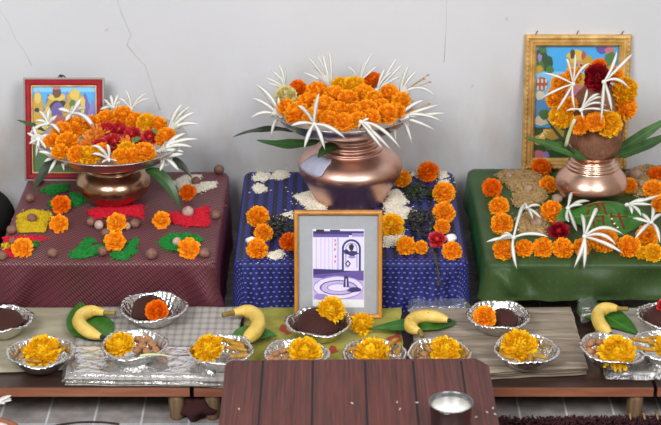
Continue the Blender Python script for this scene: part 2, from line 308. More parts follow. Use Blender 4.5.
# ------------------------------------------------------------------ flowers
def pompon(name, mat, n=150, wid=.34, flat=.8, seed=0, maxang=118, inner=.42, frill=3, lenvar=.1, lift=.22, core=.62, tipw=1.0, taper=False):
    r = random.Random(seed); mb = MB(); ga = math.pi * (3 - math.sqrt(5)); cm = math.cos(R(maxang))
    for i in range(n):
        cz = 1 - (i + .5) / n * (1 - cm); th = math.acos(cz) + r.uniform(-.06, .06); ph = i * ga + r.uniform(-.15, .15)
        d = Vector((math.sin(th) * math.cos(ph), math.sin(th) * math.sin(ph), math.cos(th)))
        u = Vector((-math.sin(ph), math.cos(ph), 0)); w = (u * math.cos(r.uniform(-.5, .5)) + d.cross(u) * math.sin(r.uniform(-.6, .6))).normalized(); nn = d.cross(w).normalized()
        L = 1 + r.uniform(-lenvar, lenvar); W = wid * r.uniform(.8, 1.2); vs = []
        for t, ww, k in ((inner, .35, 0), (.5 * (inner + L), .85 if not taper else 1.0, .35), (L * .93, 1.0 * tipw, .8), (L, .8 * tipw, 1.0)):
            for j in range(3):
                s = j - 1; rip = .07 * r.uniform(-1, 1) * k
                p = d * (t + (.05 * k * (1 if j == 1 else -.4)) + rip * .5) + w * (s * .5 * W * ww) + nn * (lift * k * k * .55 * (1 if r.random() < .5 or True else -1) + (.06 if j != 1 else 0) * k + rip)
                vs.append((p.x, p.y, p.z * flat))
        mb.add(vs, [(a * 3 + b, a * 3 + b + 1, a * 3 + b + 4, a * 3 + b + 3) for a in range(3) for b in range(2)])
    mb.ellipsoid((0, 0, 0), core, core, core * flat, 12, 8)
    return mb.mesh(name, [mat], True)
def rose_mesh(name, mat, seed):
    r = random.Random(seed); mb = MB()
    for i in range(26):
        q = i / 25; ph = i * 2.4 + r.uniform(-.2, .2); th = .12 + q * 1.35; rad = .3 + .62 * q ** .7; vs = []; NU, NV = 5, 5
        for a in range(NV):
            t = a / (NV - 1)
            for b in range(NU):
                s = (b / (NU - 1) - .5) * 2; wv = (.35 + .5 * q) * math.sin(math.pi * (.18 + .72 * t)); ang = ph + s * wv * 1.1
                rr = rad * (.35 + .65 * t) + .12 * q * t * t - .1 * abs(s) * t; z = (1.05 - .55 * q) * t - .35 + .06 * r.uniform(-1, 1) * t - .3 * q * t * t
                vs.append((rr * math.cos(ang), rr * math.sin(ang), z))
        mb.add(vs, [(a * NU + b, a * NU + b + 1, (a + 1) * NU + b + 1, (a + 1) * NU + b) for a in range(NV - 1) for b in range(NU - 1)])
    mb.ellipsoid((0, 0, -.1), .3, .3, .4, 10, 6)
    return mb.mesh(name, [mat])
FM = {}
def fmesh(kind, col, k):
    key = (kind, col, k)
    if key not in FM:
        sd = hash((len(FM) * 13 + 5)) & 0xffff
        if kind == 'marigold': FM[key] = pompon('marigold_petals', M[col], 210, .3, .82, sd)
        elif kind == 'open': FM[key] = pompon('open_marigold_petals', M[col], 104, .38, .62, sd, 100, .3, 3, .12, .3, .5)
        elif kind == 'mum': FM[key] = pompon('shaggy_petals', M[col], 250, .22, .72, sd, 108, .4, 3, .15, .45, .66, 1.0)
        elif kind == 'rose': FM[key] = rose_mesh('rose_petals', M[col], sd)
        elif kind == 'shred': FM[key] = pompon('shredded_petals', M[col], 46, .22, .5, sd, 110, .15, 2, .4, .3, .3)
    return FM[key]
CNT = [0]
def axis_rot(ax, spin):
    return (ax.to_track_quat('Z', 'Y').to_matrix() @ Matrix.Rotation(spin, 3, 'Z')).to_euler()
def flower(p, rad, label, kind='marigold', col='orange', name=None, cat='flower', group=None, lean=.8, ax=None):
    CNT[0] += 1; me = fmesh(kind, col, CNT[0] % 3)
    o = link(name or {'marigold': 'marigold', 'open': 'marigold', 'mum': 'yellow_flower', 'rose': 'rose', 'shred': 'crushed_flower'}[kind], me)
    o.location = p; o.scale = (rad * rnd.uniform(.97, 1.03),) * 3
    if ax is None: ax = Vector((rnd.uniform(-.3, .3), -lean + rnd.uniform(-.15, .15), .9))
    o.rotation_euler = axis_rot(ax.normalized(), rnd.uniform(0, 6.28))
    return tag(o, label, cat, group)
def flower_on(px, py, rp, z0, label, kind='marigold', col='orange', group=None, h=.8, lean=.8, **kw):
    p = P(px, py, z0 + .02); rad = rp * mpp(p); p = P(px, py, z0 + rad * h); return flower(p, rad, label, kind, col, group=group, lean=lean, **kw)
# spider lilies : base point, list of (tip point, bend vector); every petal its own mesh
def petal_mesh(b, c, t, w, name='petal'):
    mb = MB(); pts = bez(b, c, t, 9); n = len(pts); vs = []; fs = []
    view = Vector((.0, -.75, .66))
    for k, p in enumerate(pts):
        q = k / (n - 1); tg = (pts[min(k + 1, n - 1)] - pts[max(k - 1, 0)]).normalized(); nn = view - tg * view.dot(tg)
        if nn.length < .2: nn = Vector((1, 0, 0)) - tg * tg.x
        nn.normalize(); sd = tg.cross(nn).normalized(); ww = w * (.55 + .9 * q if q < .5 else 1.0 * (1 - ((q - .5) / .5) ** 2.4) + .04); th = ww * .28
        vs += [p + sd * ww - nn * th * .8, p + nn * th, p - sd * ww - nn * th * .8, p - nn * th * 1.4]
    for k in range(n - 1):
        for i in range(4): fs.append((k * 4 + i, k * 4 + (i + 1) % 4, k * 4 + 4 + (i + 1) % 4, k * 4 + 4 + i))
    fs += [(3, 2, 1, 0), tuple(range(4 * n - 4, 4 * n))]; mb.add(vs, fs); return mb.mesh(name, [M['lily']])
def lily(b, tips, label, group, w=.0036, tube=None, stamens=None, cup=False):
    """b: base point; tips: points, or (point, bend) ; tube: end of the thin stem"""
    root = thing('spider_lily', label, 'flower', b, group); O = Vector((0, 0, 0))
    mean = sum(((t[0] if isinstance(t, tuple) else t) - b for t in tips), O) / len(tips)
    for t in tips:
        if isinstance(t, tuple): t, bend = t
        else: bend = .22
        d = t - b; L = d.length; out = (d - mean * .6); c = d * rnd.uniform(.4, .6) + Vector((0, -.25, 1)) * (L * bend) + d.cross(Vector((0, -.75, .66))) * rnd.uniform(-.16, .16)
        link('petal', petal_mesh(O, c, d, w * (1 if L > .03 else .8)), root)
    m = MB(); m.ellipsoid((0, 0, 0), .0055, .0055, .005, 10, 6); m.build('throat', [M['lily']], root)
    if cup:
        mb = MB(); ax = mean.normalized(); ln = mean.length
        mb.tube([O, ax * ln * .22, ax * ln * .42], [.004, .008, .0155], 12, 0, 1, Vector((.3, 0, 1)), False); mb.build('corona', [M['lily']], root)
    if tube is not None:
        d = tube - b; mb = MB(); mb.tube(bez(O, d * .5 + Vector((0, 0, .006)), d, 8), [.0042 - .0018 * i / 8 for i in range(9)], 8); mb.build('stem', [M['lilystem']], root)
    if stamens:
        for s in stamens:
            d = s - b; mb = MB(); mb.tube(bez(O, d * .5 + Vector((0, 0, .004)), d, 6), .0009, 5, 0); mb.ellipsoid(d, .0035, .0016, .0016, 6, 4, 1); mb.build('stamen', [M['stamen'], M['anther']], root)
    return root
def lilyq(bp, y, tips, label, group, **kw):
    """bp, tips in picture space are cast onto upright planes: y for the base and y+dy for every tip"""
    b = Q(bp[0], bp[1], y); tt = []
    for i, t in enumerate(tips):
        dy = t[2] if len(t) > 2 else ((-.02, .015, 0, .02)[i % 4]); v = Q(t[0], t[1], y + dy); tt.append((v, t[3]) if len(t) > 3 else v)
    if 'stamens' in kw and kw['stamens']: kw['stamens'] = [Q(s[0], s[1], y + .005 * (i - 1)) for i, s in enumerate(kw['stamens'])]
    if 'tube' in kw and kw['tube']: kw['tube'] = Q(kw['tube'][0], kw['tube'][1], y + (kw['tube'][2] if len(kw['tube']) > 2 else 0))
    return lily(b, tt, label, group, **kw)
# ------------------------------------------------------------------ leaves
def leaf(name, pts, width, mat, label, cat='leaf', group=None, up=Vector((0, -.5, .85)), shape='lance', fold=.12, wave=0.0, seed=0):
    """a blade along a bezier of three points; UV x across, y along"""
    a, b, c = [Vector(p) for p in pts]; N, W = 16, 8; sp = bez(a, b, c, N); mb = MB(); vs = []; fs = []; uv = []
    def half(q):
        if shape == 'lance': return max(.03, math.sin(math.pi * min(1, q ** .8)) ** .75 * (1 - .25 * q))
        if shape == 'strap': return max(.04, min(1, q * 5) * min(1, (1 - q) * 2.6) ** .7)
        return max(.02, (min(1, q / .22) ** .5) * (1 - max(0, (q - .3) / .7) ** 1.7))     # heart
    O = sp[0]
    for side in (1, -1):
        for k, p in enumerate(sp):
            q = k / N; tg = (sp[min(k + 1, N)] - sp[max(k - 1, 0)]).normalized(); nn = (up - tg * up.dot(tg)).normalized(); sd = tg.cross(nn).normalized()
            for j in range(W + 1):
                s = j / W * 2 - 1; hw = width * half(q); pp = p - O + sd * (s * hw) + nn * (abs(s) * fold * hw + wave * hw * math.sin(q * 13 + s * 2 + seed) * abs(s)) + nn * (.0005 * side)
                if shape == 'heart' and q < .2: pp -= tg * (abs(s) ** 1.5 * width * .28 * (1 - q / .2))
                vs.append(pp); uv.append((j / W, q))
    n1 = (N + 1) * (W + 1)
    for s0 in (0, n1):
        for k in range(N):
            for j in range(W):
                i = s0 + k * (W + 1) + j; f = (i, i + 1, i + W + 2, i + W + 1); fs.append(f if s0 == 0 else f[::-1])
    mb.add(vs, fs); mb.uv = uv; o = mb.build(name, [mat]); o.location = O; return tag(o, label, cat, group)
# ------------------------------------------------------------------ heaps of grain (uncountable)
def inside(p, poly):
    x, y = p; c = False; j = len(poly) - 1
    for i in range(len(poly)):
        xi, yi = poly[i]; xj, yj = poly[j]
        if (yi > y) != (yj > y) and x < (xj - xi) * (y - yi) / (yj - yi) + xi: c = not c
        j = i
    return c
def edged(p, poly):
    best = 9
    for i in range(len(poly)):
        a = Vector(poly[i]); b = Vector(poly[(i + 1) % len(poly)]); d = b - a; t = max(0, min(1, (Vector(p) - a).dot(d) / max(1e-12, d.dot(d)))); best = min(best, (Vector(p) - a - d * t).length)
    return best
def heap(polys_px, z, mat, label, name='rice_heap', cat='grain', h=.009, dens=1.5, gl=.0062, gw=.0021, stray=.06, group=None, seed=0):
    r = random.Random(seed * 17 + 3); mb = MB(); polys = []
    for pp in polys_px: polys.append([(lambda w: (w.x, w.y))(P(x, y, z)) for x, y in pp])
    allp = [p for pl_ in polys for p in pl_]; cx = sum(p[0] for p in allp) / len(allp); cy = sum(p[1] for p in allp) / len(allp)
    def grain(x, y, zz, flat=False):
        a = r.uniform(0, 6.28); e = 0 if flat else r.uniform(-.6, .6); d = Vector((math.cos(a) * math.cos(e), math.sin(a) * math.cos(e), math.sin(e))); s = d.cross(Vector((0, 0, 1))).normalized(); t = s.cross(d)
        c = Vector((x - cx, y - cy, zz)); L = gl * .5 * r.uniform(.8, 1.2); w = gw * .5 * r.uniform(.85, 1.15); vs = [c - d * L]
        for k in (-.45, .45):
            for j in range(4): q = j * math.pi / 2; vs.append(c + d * L * k + s * w * math.cos(q) + t * w * math.sin(q))
        vs.append(c + d * L)
        mb.add(vs, [(0, 2, 1), (0, 3, 2), (0, 4, 3), (0, 1, 4), (1, 2, 6, 5), (2, 3, 7, 6), (3, 4, 8, 7), (4, 1, 5, 8), (5, 6, 9), (6, 7, 9), (7, 8, 9), (8, 5, 9)])
    for poly in polys:
        xs = [p[0] for p in poly]; ys = [p[1] for p in poly]; x0, x1, y0, y1 = min(xs), max(xs), min(ys), max(ys); st = .004
        nx = int((x1 - x0) / st) + 2; ny = int((y1 - y0) / st) + 2; H = {}
        for i in range(nx + 1):
            for j in range(ny + 1):
                p = (x0 + (i - .5) * st, y0 + (j - .5) * st)
                if inside(p, poly): e = edged(p, poly); H[i, j] = (p[0], p[1], h * (1 - math.exp(-e / .009)) * (1 + .35 * noise.noise(Vector((p[0] * 45, p[1] * 45, seed)))))
        idx = {}; vs = []
        for k, (x, y, zz) in H.items(): idx[k] = len(vs); vs.append((x - cx, y - cy, zz))
        fs = [(idx[i, j], idx[i + 1, j], idx[i + 1, j + 1], idx[i, j + 1]) for (i, j) in H if (i + 1, j) in H and (i, j + 1) in H and (i + 1, j + 1) in H]
        mb.add(vs, fs)
        area = len(H) * st * st; n = int(area / (gl * gw * .8) * dens); c = 0; keys = list(H.values())
        for q in range(n):
            x, y, zz = keys[r.randrange(len(keys))] if keys else (0, 0, 0)
            grain(x + r.uniform(-.003, .003), y + r.uniform(-.003, .003), zz + r.uniform(0, .0016))
        for q in range(int(n * stray)):
            x, y, zz = keys[r.randrange(len(keys))]; a = r.uniform(0, 6.28); d = r.expovariate(1 / .012); xx, yy = x + math.cos(a) * d, y + math.sin(a) * d
            if not inside((xx, yy), poly): grain(xx, yy, gw * .5, True)
    o = mb.build(name, [mat], None, (cx, cy, z)); return tag(o, label, cat, group, 'stuff')
# ------------------------------------------------------------------ small solids
def nut(px, py, rp, z, label, mat='nut', group=None, name='betel_nut', cat='nut', sy=1.0, pointy=.08):
    p = P(px, py, z); rad = rp * mpp(p); p = P(px, py, z + rad * .85); mb = MB(); s = rnd.random() * 20
    prof = [(0, -.85), (.5, -.82), (.85, -.55), (1, -.1), (.95, .3), (.76, .62), (.45, .86), (.2, .95 + pointy * .5), (.06, .97 + pointy), (0, .98 + pointy)]
    mb.lathe([(a * rad, b * rad) for a, b in prof], 18, 0, lambda r_, z_, a, k: (r_ * (1 + .08 * math.sin(2 * a + s) + .04 * math.sin(5 * a + s)), z_))
    o = mb.build(name, [M[mat]], None, p, (rnd.uniform(-.25, .25), rnd.uniform(-.25, .25), rnd.uniform(0, 6))); o.scale = (1, 1, 1); return tag(o, label, cat, group)
def lumpy(px, py, rp, z, label, mat, name, cat, sq=.8, group=None, nz=.35):
    p = P(px, py, z); rad = rp * mpp(p); p = P(px, py, z + rad * sq * .8); mb = MB(); mb.ellipsoid((0, 0, 0), rad, rad * .95, rad * sq, 18, 12, 0, None, nz, 1.2 / rad, rnd.random() * 9)
    return tag(mb.build(name, [M[mat]], None, p), label, cat, group)
def dried_sprig(px, py, rw, rh, z, n, label, mat='tulsi', h=.022, seed=0):
    r = random.Random(seed); c = P(px, py, z); m = mpp(c); root = thing('dried_sprig', label, 'leaves', c)
    for part in range(2):
        mb = MB()
        for k in range(n // 2):
            a = r.uniform(0, 6.28); q = math.sqrt(r.random()); x = math.cos(a) * q * rw * m; y = math.sin(a) * q * rh * m / .43; zz = r.uniform(.002, h) * (1 - .6 * q); ph = r.uniform(0, 6.28); L = r.uniform(.006, .012); e = r.uniform(-.5, .7)
            d = Vector((math.cos(ph) * math.cos(e), math.sin(ph) * math.cos(e), math.sin(e))); s = d.cross(Vector((0, 0, 1))).normalized(); b = Vector((x, y, zz)); up = s.cross(d); w = L * .32
            mb.add([b, b + d * L * .5 + s * w + up * .002, b + d * L, b + d * L * .5 - s * w + up * .002, b + d * L * .5 - up * .0015], [(0, 1, 4), (1, 2, 4), (2, 3, 4), (3, 0, 4)])
        mb.build('leaves', [M[mat]], root)
    mb = MB()
    for k in range(7):
        a = r.uniform(0, 6.28); b = Vector((math.cos(a) * rw * m * .8, math.sin(a) * rh * m * 1.6, r.uniform(.004, h * .7))); mb.tube(bez(Vector((0, 0, .004)), b * .5 + Vector((0, 0, h * .6)), b, 6), .0012, 5)
    mb.build('twigs', [M[mat]], root); return root
# ------------------------------------------------------------------ foil bowls and what lies in them
def foil_bowl(px, py, rp, label, z=.1125, tilt=0.0, seed=0, squash=1.0, spin=0):
    rz = z + .032; c = P(px, py, rz); rad = rp * mpp(c); c = P(px, py, rz); root_z = z
    r = random.Random(seed); ph = r.uniform(0, 6); mb = MB(); H = .034
    prof = [(0, .0), (.40, .0), (.54, .001), (.62, .006), (.73, .015), (.84, .026), (.9, .0325), (.91, H), (.95, H + .001), (1.0, H - .0005), (1.0, H - .0022), (.95, H - .0008), (.905, H - .0015), (.885, .031), (.82, .024), (.71, .0135), (.6, .0045), (.52, .0012), (.4, .0012), (0, .0012)]
    def wob(r_, z_, a, k):
        t = min(1, r_ / 1.0); f = max(0, (r_ - .5) / .5)
        rr = r_ * rad * (1 + f * ((.011 * (r_ < .93) + .004) * math.sin(34 * a + 2.2 * math.sin(a * 3 + ph)) + .03 * math.sin(3 * a + ph) + .02 * noise.noise(Vector((math.cos(a) * 7, math.sin(a) * 7, seed)))))
        zz = z_ + f * f * (.0022 * math.sin(5 * a + ph) + .0022 * noise.noise(Vector((math.cos(a) * 4, math.sin(a) * 4, seed + 5))) + .0008 * math.sin(34 * a + ph))
        return rr, zz
    mb.lathe(prof, 136, 0, wob); o = mb.build('foil_bowl', [M['foil']], None, (c.x, c.y, root_z)); o.scale = (1, squash, 1)
    o.rotation_euler = (0, tilt, spin)
    if tilt: o.location.z += abs(math.sin(tilt)) * rad * .45
    tag(o, label, 'bowl', 'crinkled foil bowls of offerings'); return c, rad, root_z
def root_piece(p, L, rad, ang, tiltv, label, group, mat='root'):
    d = Vector((math.cos(ang) * math.cos(tiltv), math.sin(ang) * math.cos(tiltv), math.sin(tiltv))); sd = Vector((-d.y, d.x, 0)) * rnd.uniform(-.3, .3) * L; mb = MB(); pts = bez(-d * L / 2, sd, d * L / 2, 9)
    mb.tube(pts, [rad * (.3, .72, .95, 1.0, .85, .98, 1.05, .9, .62, .25)[i] * rnd.uniform(.92, 1.08) for i in range(10)], 9, 0, .85)
    return tag(mb.build('dried_root', [M[mat]], None, p), label, 'root', group)
def nuts_in(spots, z, label, group, rp=5):
    for (px, py) in spots:
        p = P(px, py, z); rad = rp * mpp(p); mb = MB(); mb.ellipsoid((0, 0, 0), rad, rad * .74, rad * .62, 14, 9, 0, None, .12, 200, rnd.random() * 9)
        tag(mb.build('brown_nut', [M['almond']], None, P(px, py, z + rad * .3), (rnd.uniform(-.4, .4), rnd.uniform(-.4, .4), rnd.uniform(0, 3))), label, 'nut', group)
def roots_in(spots, z, label, group):
    for (px, py, ang, L, e) in spots: root_piece(P(px, py, z), L * .85, .0052, R(ang), R(e), label, group)
def jaggery(px, py, rx, ry, z, h, label, seed=1):
    c = P(px, py, z); m = mpp(c); mb = MB(); a = rx * m; b = ry * m / .46
    prof = [(0, 0), (1, 0), (1.02, .12), (.96, .34), (.82, .6), (.6, .82), (.34, .95), (.12, 1.0), (0, 1.0)]
    mb.lathe([(r_, z_ * h) for r_, z_ in prof], 40, 0, lambda r_, z_, t, k: (r_ * (1 + .06 * noise.noise(Vector((math.cos(t) * 1.6, math.sin(t) * 1.6, seed + z_ * 30)))), z_ * (1 + .1 * noise.noise(Vector((math.cos(t), math.sin(t), seed))))))
    o = mb.build('jaggery_lump', [M['jaggery']], None, c); o.scale = (a, b, 1); return tag(o, label, 'jaggery')
# ------------------------------------------------------------------ bananas
def banana_fruit(path, rad, label, stem_at=0, stemlen=.02):
    pts = [Vector(p) for p in path]; O = pts[len(pts) // 2].copy(); 
    def cat_(ps, n):
        out = []; e = [ps[0] * 2 - ps[1]] + ps + [ps[-1] * 2 - ps[-2]]
        for i in range(1, len(e) - 2):
            for k in range(n):
                t = k / n; out.append(.5 * ((2 * e[i]) + (e[i + 1] - e[i - 1]) * t + (2 * e[i - 1] - 5 * e[i] + 4 * e[i + 1] - e[i + 2]) * t * t + (3 * e[i] - e[i - 1] - 3 * e[i + 1] + e[i + 2]) * t ** 3))
        return out + [ps[-1]]
    cs = [p - O for p in cat_(pts, 8)]; n = len(cs); root = thing('banana', label, 'banana', O, 'bananas laid on green leaves'); mb = MB(); k0 = int(n * .17); k1 = n - 2
    body = cs[k0:k1]; rr = []
    for i in range(len(body)):
        q = i / (len(body) - 1); rr.append(rad * (.42 + .58 * min(1, q / .22) ** .8) * (1 if q < .72 else (1 - ((q - .72) / .28) ** 2 * .62)))
    # five soft edges along the fruit
    vs = []; fs = []; NN = 15
    for k, p in enumerate(body):
        t = (body[min(k + 1, len(body) - 1)] - body[max(k - 1, 0)]).normalized(); a = t.cross(Vector((0, 0, 1))).normalized(); b = a.cross(t)
        for i in range(NN):
            w = 2 * math.pi * i / NN; r_ = rr[k] * (1 + .055 * math.cos(5 * w + .6)); vs.append(p + a * (r_ * math.cos(w)) + b * (r_ * math.sin(w)))
    for k in range(len(body) - 1):
        for i in range(NN): j = (i + 1) % NN; fs.append((k * NN + i, k * NN + j, (k + 1) * NN + j, (k + 1) * NN + i))
    fs += [tuple(range(NN - 1, -1, -1)), tuple(range((len(body) - 1) * NN, len(body) * NN))]; mb.add(vs, fs); mb.build('peel', [M['banana']], root)
    m2 = MB(); m2.tube(cs[:k0 + 1], [rad * .36] * (k0) + [rad * .44], 9); m2.build('stem', [M['bananastem']], root)
    m3 = MB(); m3.tube(cs[k1 - 1:], [rad * .38] + [rad * .26] * (len(cs[k1 - 1:]) - 1), 8); m3.build('tip', [M['bananatip']], root); return root
# ------------------------------------------------------------------ draped cloths
def draped(name, x0, x1, y0, y1, z, zf, mat, label, seed, amp=.008, corner=.022, folds=()):
    cr = .022; per = []; seg = 60
    def add(ax, ay, bx, by, nx, ny):
        for i in range(seg): t = i / seg; per.append((ax + (bx - ax) * t, ay + (by - ay) * t, nx, ny))
    def arc(cx, cy, a0):
        for i in range(8): a = a0 + math.pi / 2 * i / 8; per.append((cx + cr * math.cos(a), cy + cr * math.sin(a), math.cos(a), math.sin(a)))
    add(x0 + cr, y0, x1 - cr, y0, 0, -1); arc(x1 - cr, y0 + cr, -math.pi / 2); add(x1, y0 + cr, x1, y1 - cr, 1, 0); arc(x1 - cr, y1 - cr, 0); add(x1 - cr, y1, x0 + cr, y1, 0, 1); arc(x0 + cr, y1 - cr, math.pi / 2); add(x0, y1 - cr, x0, y0 + cr, -1, 0); arc(x0 + cr, y0 + cr, math.pi)
    n = len(per); cx, cy = (x0 + x1) / 2, (y0 + y1) / 2; vs = [(0, 0, z)]; uv = [(cx, cy)]; rows = []; er = .012
    for s in [i / 14 for i in range(1, 15)]:
        row = []
        for (x, y, nx, ny) in per:
            ix, iy = x - nx * er, y - ny * er; px, py = cx + (ix - cx) * s, cy + (iy - cy) * s; row.append(len(vs)); vs.append((px - cx, py - cy, z + .0006 * noise.noise(Vector((px * 14, py * 14, seed))))); uv.append((px, py))
        rows.append(row)
    depth = z - zf
    for e in range(1, 5):
        a = math.pi / 2 * e / 4; row = []
        for (x, y, nx, ny) in per:
            o = er * (math.sin(a) - 1); row.append(len(vs)); vs.append((x + nx * o - cx, y + ny * o - cy, z - er * (1 - math.cos(a)))); uv.append((x + nx * (o + er * .2 * e), y + ny * (o + er * .2 * e)))
        rows.append(row)
    T = 18
    for k in range(1, T + 1):
        t = k / T; row = []
        for i, (x, y, nx, ny) in enumerate(per):
            side = 1.0 if ny < -.3 else .45; dc = min(math.hypot(x - ax, y - ay) for ax in (x0, x1) for ay in (y0, y1))
            o = amp * side * t * (1.0 + noise.noise(Vector((x * 16, y * 16, seed))) + .7 * noise.noise(Vector((x * 34, y * 34, seed + 3 + t * .8)))) + corner * side * t * math.exp(-(dc / .05) ** 2)
            for (fx, fw, fa, sl) in folds:           # (x at top, width, depth, slant) folds on the front
                if ny < -.3: o += fa * math.sin(math.pi * min(1, t * 1.15)) * math.exp(-((x - fx - sl * t * depth) / fw) ** 2)
            d = er + (depth - er) * t; row.append(len(vs)); vs.append((x + nx * o - cx, y + ny * o - cy, z - d)); uv.append((x + nx * d, y + ny * d))
        rows.append(row)
    fs = [(0, rows[0][i], rows[0][(i + 1) % n]) for i in range(n)]
    for a, b in zip(rows, rows[1:]):
        for i in range(n): j = (i + 1) % n; fs.append((a[i], b[i], b[j], a[j]))
    mb = MB(); mb.add(vs, fs); mb.uv = uv; o = mb.build(name, [mat]); o.location = (cx, cy, 0); return tag(o, label, 'tablecloth')
def slab(name, corners_px, z0, z1, mats, label, cat, layers=3, seed=0, group=None, wob=.004, parent=None):
    """a folded cloth lying flat: several sheets with soft uneven edges"""
    cs = [P(x, y, z1) for x, y in corners_px]; O = sum(cs, Vector((0, 0, 0))) / 4; O.z = z0; mb = MB(); N = 44; t = (z1 - z0) / layers
    def pt(u, v): return cs[0] * (1 - u) * (1 - v) + cs[1] * u * (1 - v) + cs[2] * u * v + cs[3] * (1 - u) * v
    for L in range(layers):
        vs = []; fs = []; zb = z0 + L * t + .0006
        ins = rnd.uniform(0, .006) if L < layers - 1 else 0
        for top in (1, 0):
            for i in range(N + 1):
                for j in range(N + 1):
                    u, v = i / N, j / N; p = pt(u, v); e = min(u, 1 - u, v, 1 - v); dd = (p - Vector((O.x, O.y, p.z))).normalized()
                    q = p - dd * ins + Vector((noise.noise(Vector((p.x * 22, p.y * 22, seed + L * 2))), noise.noise(Vector((p.x * 22, p.y * 22, seed + L * 2 + 50))), 0)) * wob
                    round_ = math.sqrt(max(0, 1 - max(0, 1 - e * 26) ** 2)); zz = zb + t * .46 * (1 + (round_ if top else -round_)) + (.0016 * noise.noise(Vector((p.x * 30, p.y * 45, seed))) * min(1, e * 8) if top and L == layers - 1 else 0)
                    vs.append((q.x - O.x, q.y - O.y, zz - z0))
        n1 = (N + 1) ** 2
        for s0 in (0, n1):
            for i in range(N):
                for j in range(N):
                    a = s0 + i * (N + 1) + j; f = (a, a + N + 1, a + N + 2, a + 1); fs.append(f if s0 else f[::-1])
        b = list(range(N + 1)) + [i * (N + 1) + N for i in range(1, N + 1)] + [N * (N + 1) + j for j in range(N - 1, -1, -1)] + [i * (N + 1) for i in range(N - 1, 0, -1)]
        for k in range(len(b)): c, d = b[k], b[(k + 1) % len(b)]; fs.append((c, d, d + n1, c + n1))
        mb.add(vs, fs)
    o = mb.build(name, mats, parent, O if not parent else O - parent.location)
    return tag(o, label, cat, group) if label else o
def film(corners_px, z, h, label_none, parent, seed, amp=.004, N=34):
    """crumpled clear film: four corners, draped from z+h to z"""
    cs = [P(x, y, z) for x, y in corners_px]; O = parent.location; mb = MB(); vs = []; fs = []
    for i in range(N + 1):
        for j in range(N + 1):
            u, v = i / N, j / N; p = cs[0] * (1 - u) * (1 - v) + cs[1] * u * (1 - v) + cs[2] * u * v + cs[3] * (1 - u) * v
            k = noise.noise(Vector((p.x * 60, p.y * 60, seed))) + .6 * abs(noise.noise(Vector((p.x * 130, p.y * 130, seed + 9)))); e = min(u, 1 - u, v, 1 - v)
            vs.append(p - O + Vector((amp * k, amp * k * .6, h * min(1, e * 13) + amp * (k + 1.1) * .6)))
    for i in range(N):
        for j in range(N): a = i * (N + 1) + j; fs.append((a, a + N + 1, a + N + 2, a + 1))
    mb.add(vs, fs); return mb.build('clear_film', [M['plastic']], parent)
# ================================================================== THE PLACE
ZT, PT, ZF, WY = .2, .095, .018, .318
# ---- shell
m = MB(); m.add([(-2.5, WY, 0), (2.5, WY, 0), (2.5, WY, 2.6), (-2.5, WY, 2.6), (-2.5, WY + .1, 0), (2.5, WY + .1, 0), (2.5, WY + .1, 2.6), (-2.5, WY + .1, 2.6)], [(0, 1, 2, 3), (5, 4, 7, 6), (3, 2, 6, 7), (0, 4, 5, 1), (0, 3, 7, 4), (1, 5, 6, 2)])
wallo = tag(m.build('wall_back', [M['wall']], smooth=False), None, None, None, 'structure')
m = MB(); m.box(-2.5, 2.5, -4.6, WY + .1, ZF - .08, ZF); tag(m.build('floor', [M['floor']], smooth=False), None, None, None, 'structure')
for k, pts in enumerate(([(116, -6), (121, 12), (131, 35), (127, 45), (136, 56), (145, 65), (150, 80), (154, 93), (160, 110)], [(0, 10), (9, 24), (16, 40), (25, 52), (32, 66)], [(447, -6), (446, 30), (444, 62)])):
    mb = MB(); mb.tube([Q(x, y, WY) for x, y in pts], (.0008, .0005, .0006)[k], 6); mb.build('crack', [M['crack']], wallo)
# ---- low tables under their cloths
draped('tablecloth', -.706, -.238, -.265, .255, ZT, ZF, M['maroon'], 'maroon patterned cloth draped over the low table at the left', 1, .006, .010, [(-.64, .022, .016, -.35), (-.60, .02, -.012, -.3), (-.285, .016, .014, .4), (-.32, .016, -.012, .2), (-.46, .01, -.006, 0)])
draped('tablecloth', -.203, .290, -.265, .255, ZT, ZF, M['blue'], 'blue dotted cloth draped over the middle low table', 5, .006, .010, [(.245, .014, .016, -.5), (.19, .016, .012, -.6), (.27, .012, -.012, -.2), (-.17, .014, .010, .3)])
draped('tablecloth', .322, .815, -.268, .275, ZT, .118, M['green'], 'dark green silk cloth draped over the low table at the right', 9, .008, .012, [(.36, .016, .016, .35), (.40, .018, -.012, .3), (.55, .05, .012, .3), (.68, .05, -.01, 0)])
tb = thing('low_table', 'dark low wooden table under the green cloth', 'table', (.5685, .003, ZF)); mb = MB(); mb.box(-.232, .232, -.255, .255, .155, ZT - .004 - ZF); mb.build('table_top', [M['plank']], tb, smooth=False)
for sx in (-.2, .2):
    for sy in (-.22, .22): mb = MB(); mb.box(sx - .02, sx + .02, sy - .02, sy + .02, 0, .1549); mb.build('leg', [M['plank']], tb, smooth=False)
# ---- black bundle at the far left
mb = MB(); mb.ellipsoid((0, 0, .103), .112, .16, .103, 40, 24, 0, None, .16, 9, 2); o = mb.build('cloth_bundle', [M['blackcloth']], None, (-.842, .11, ZF)); tag(o, 'black cloth bundle on the floor left of the maroon table', 'bundle')
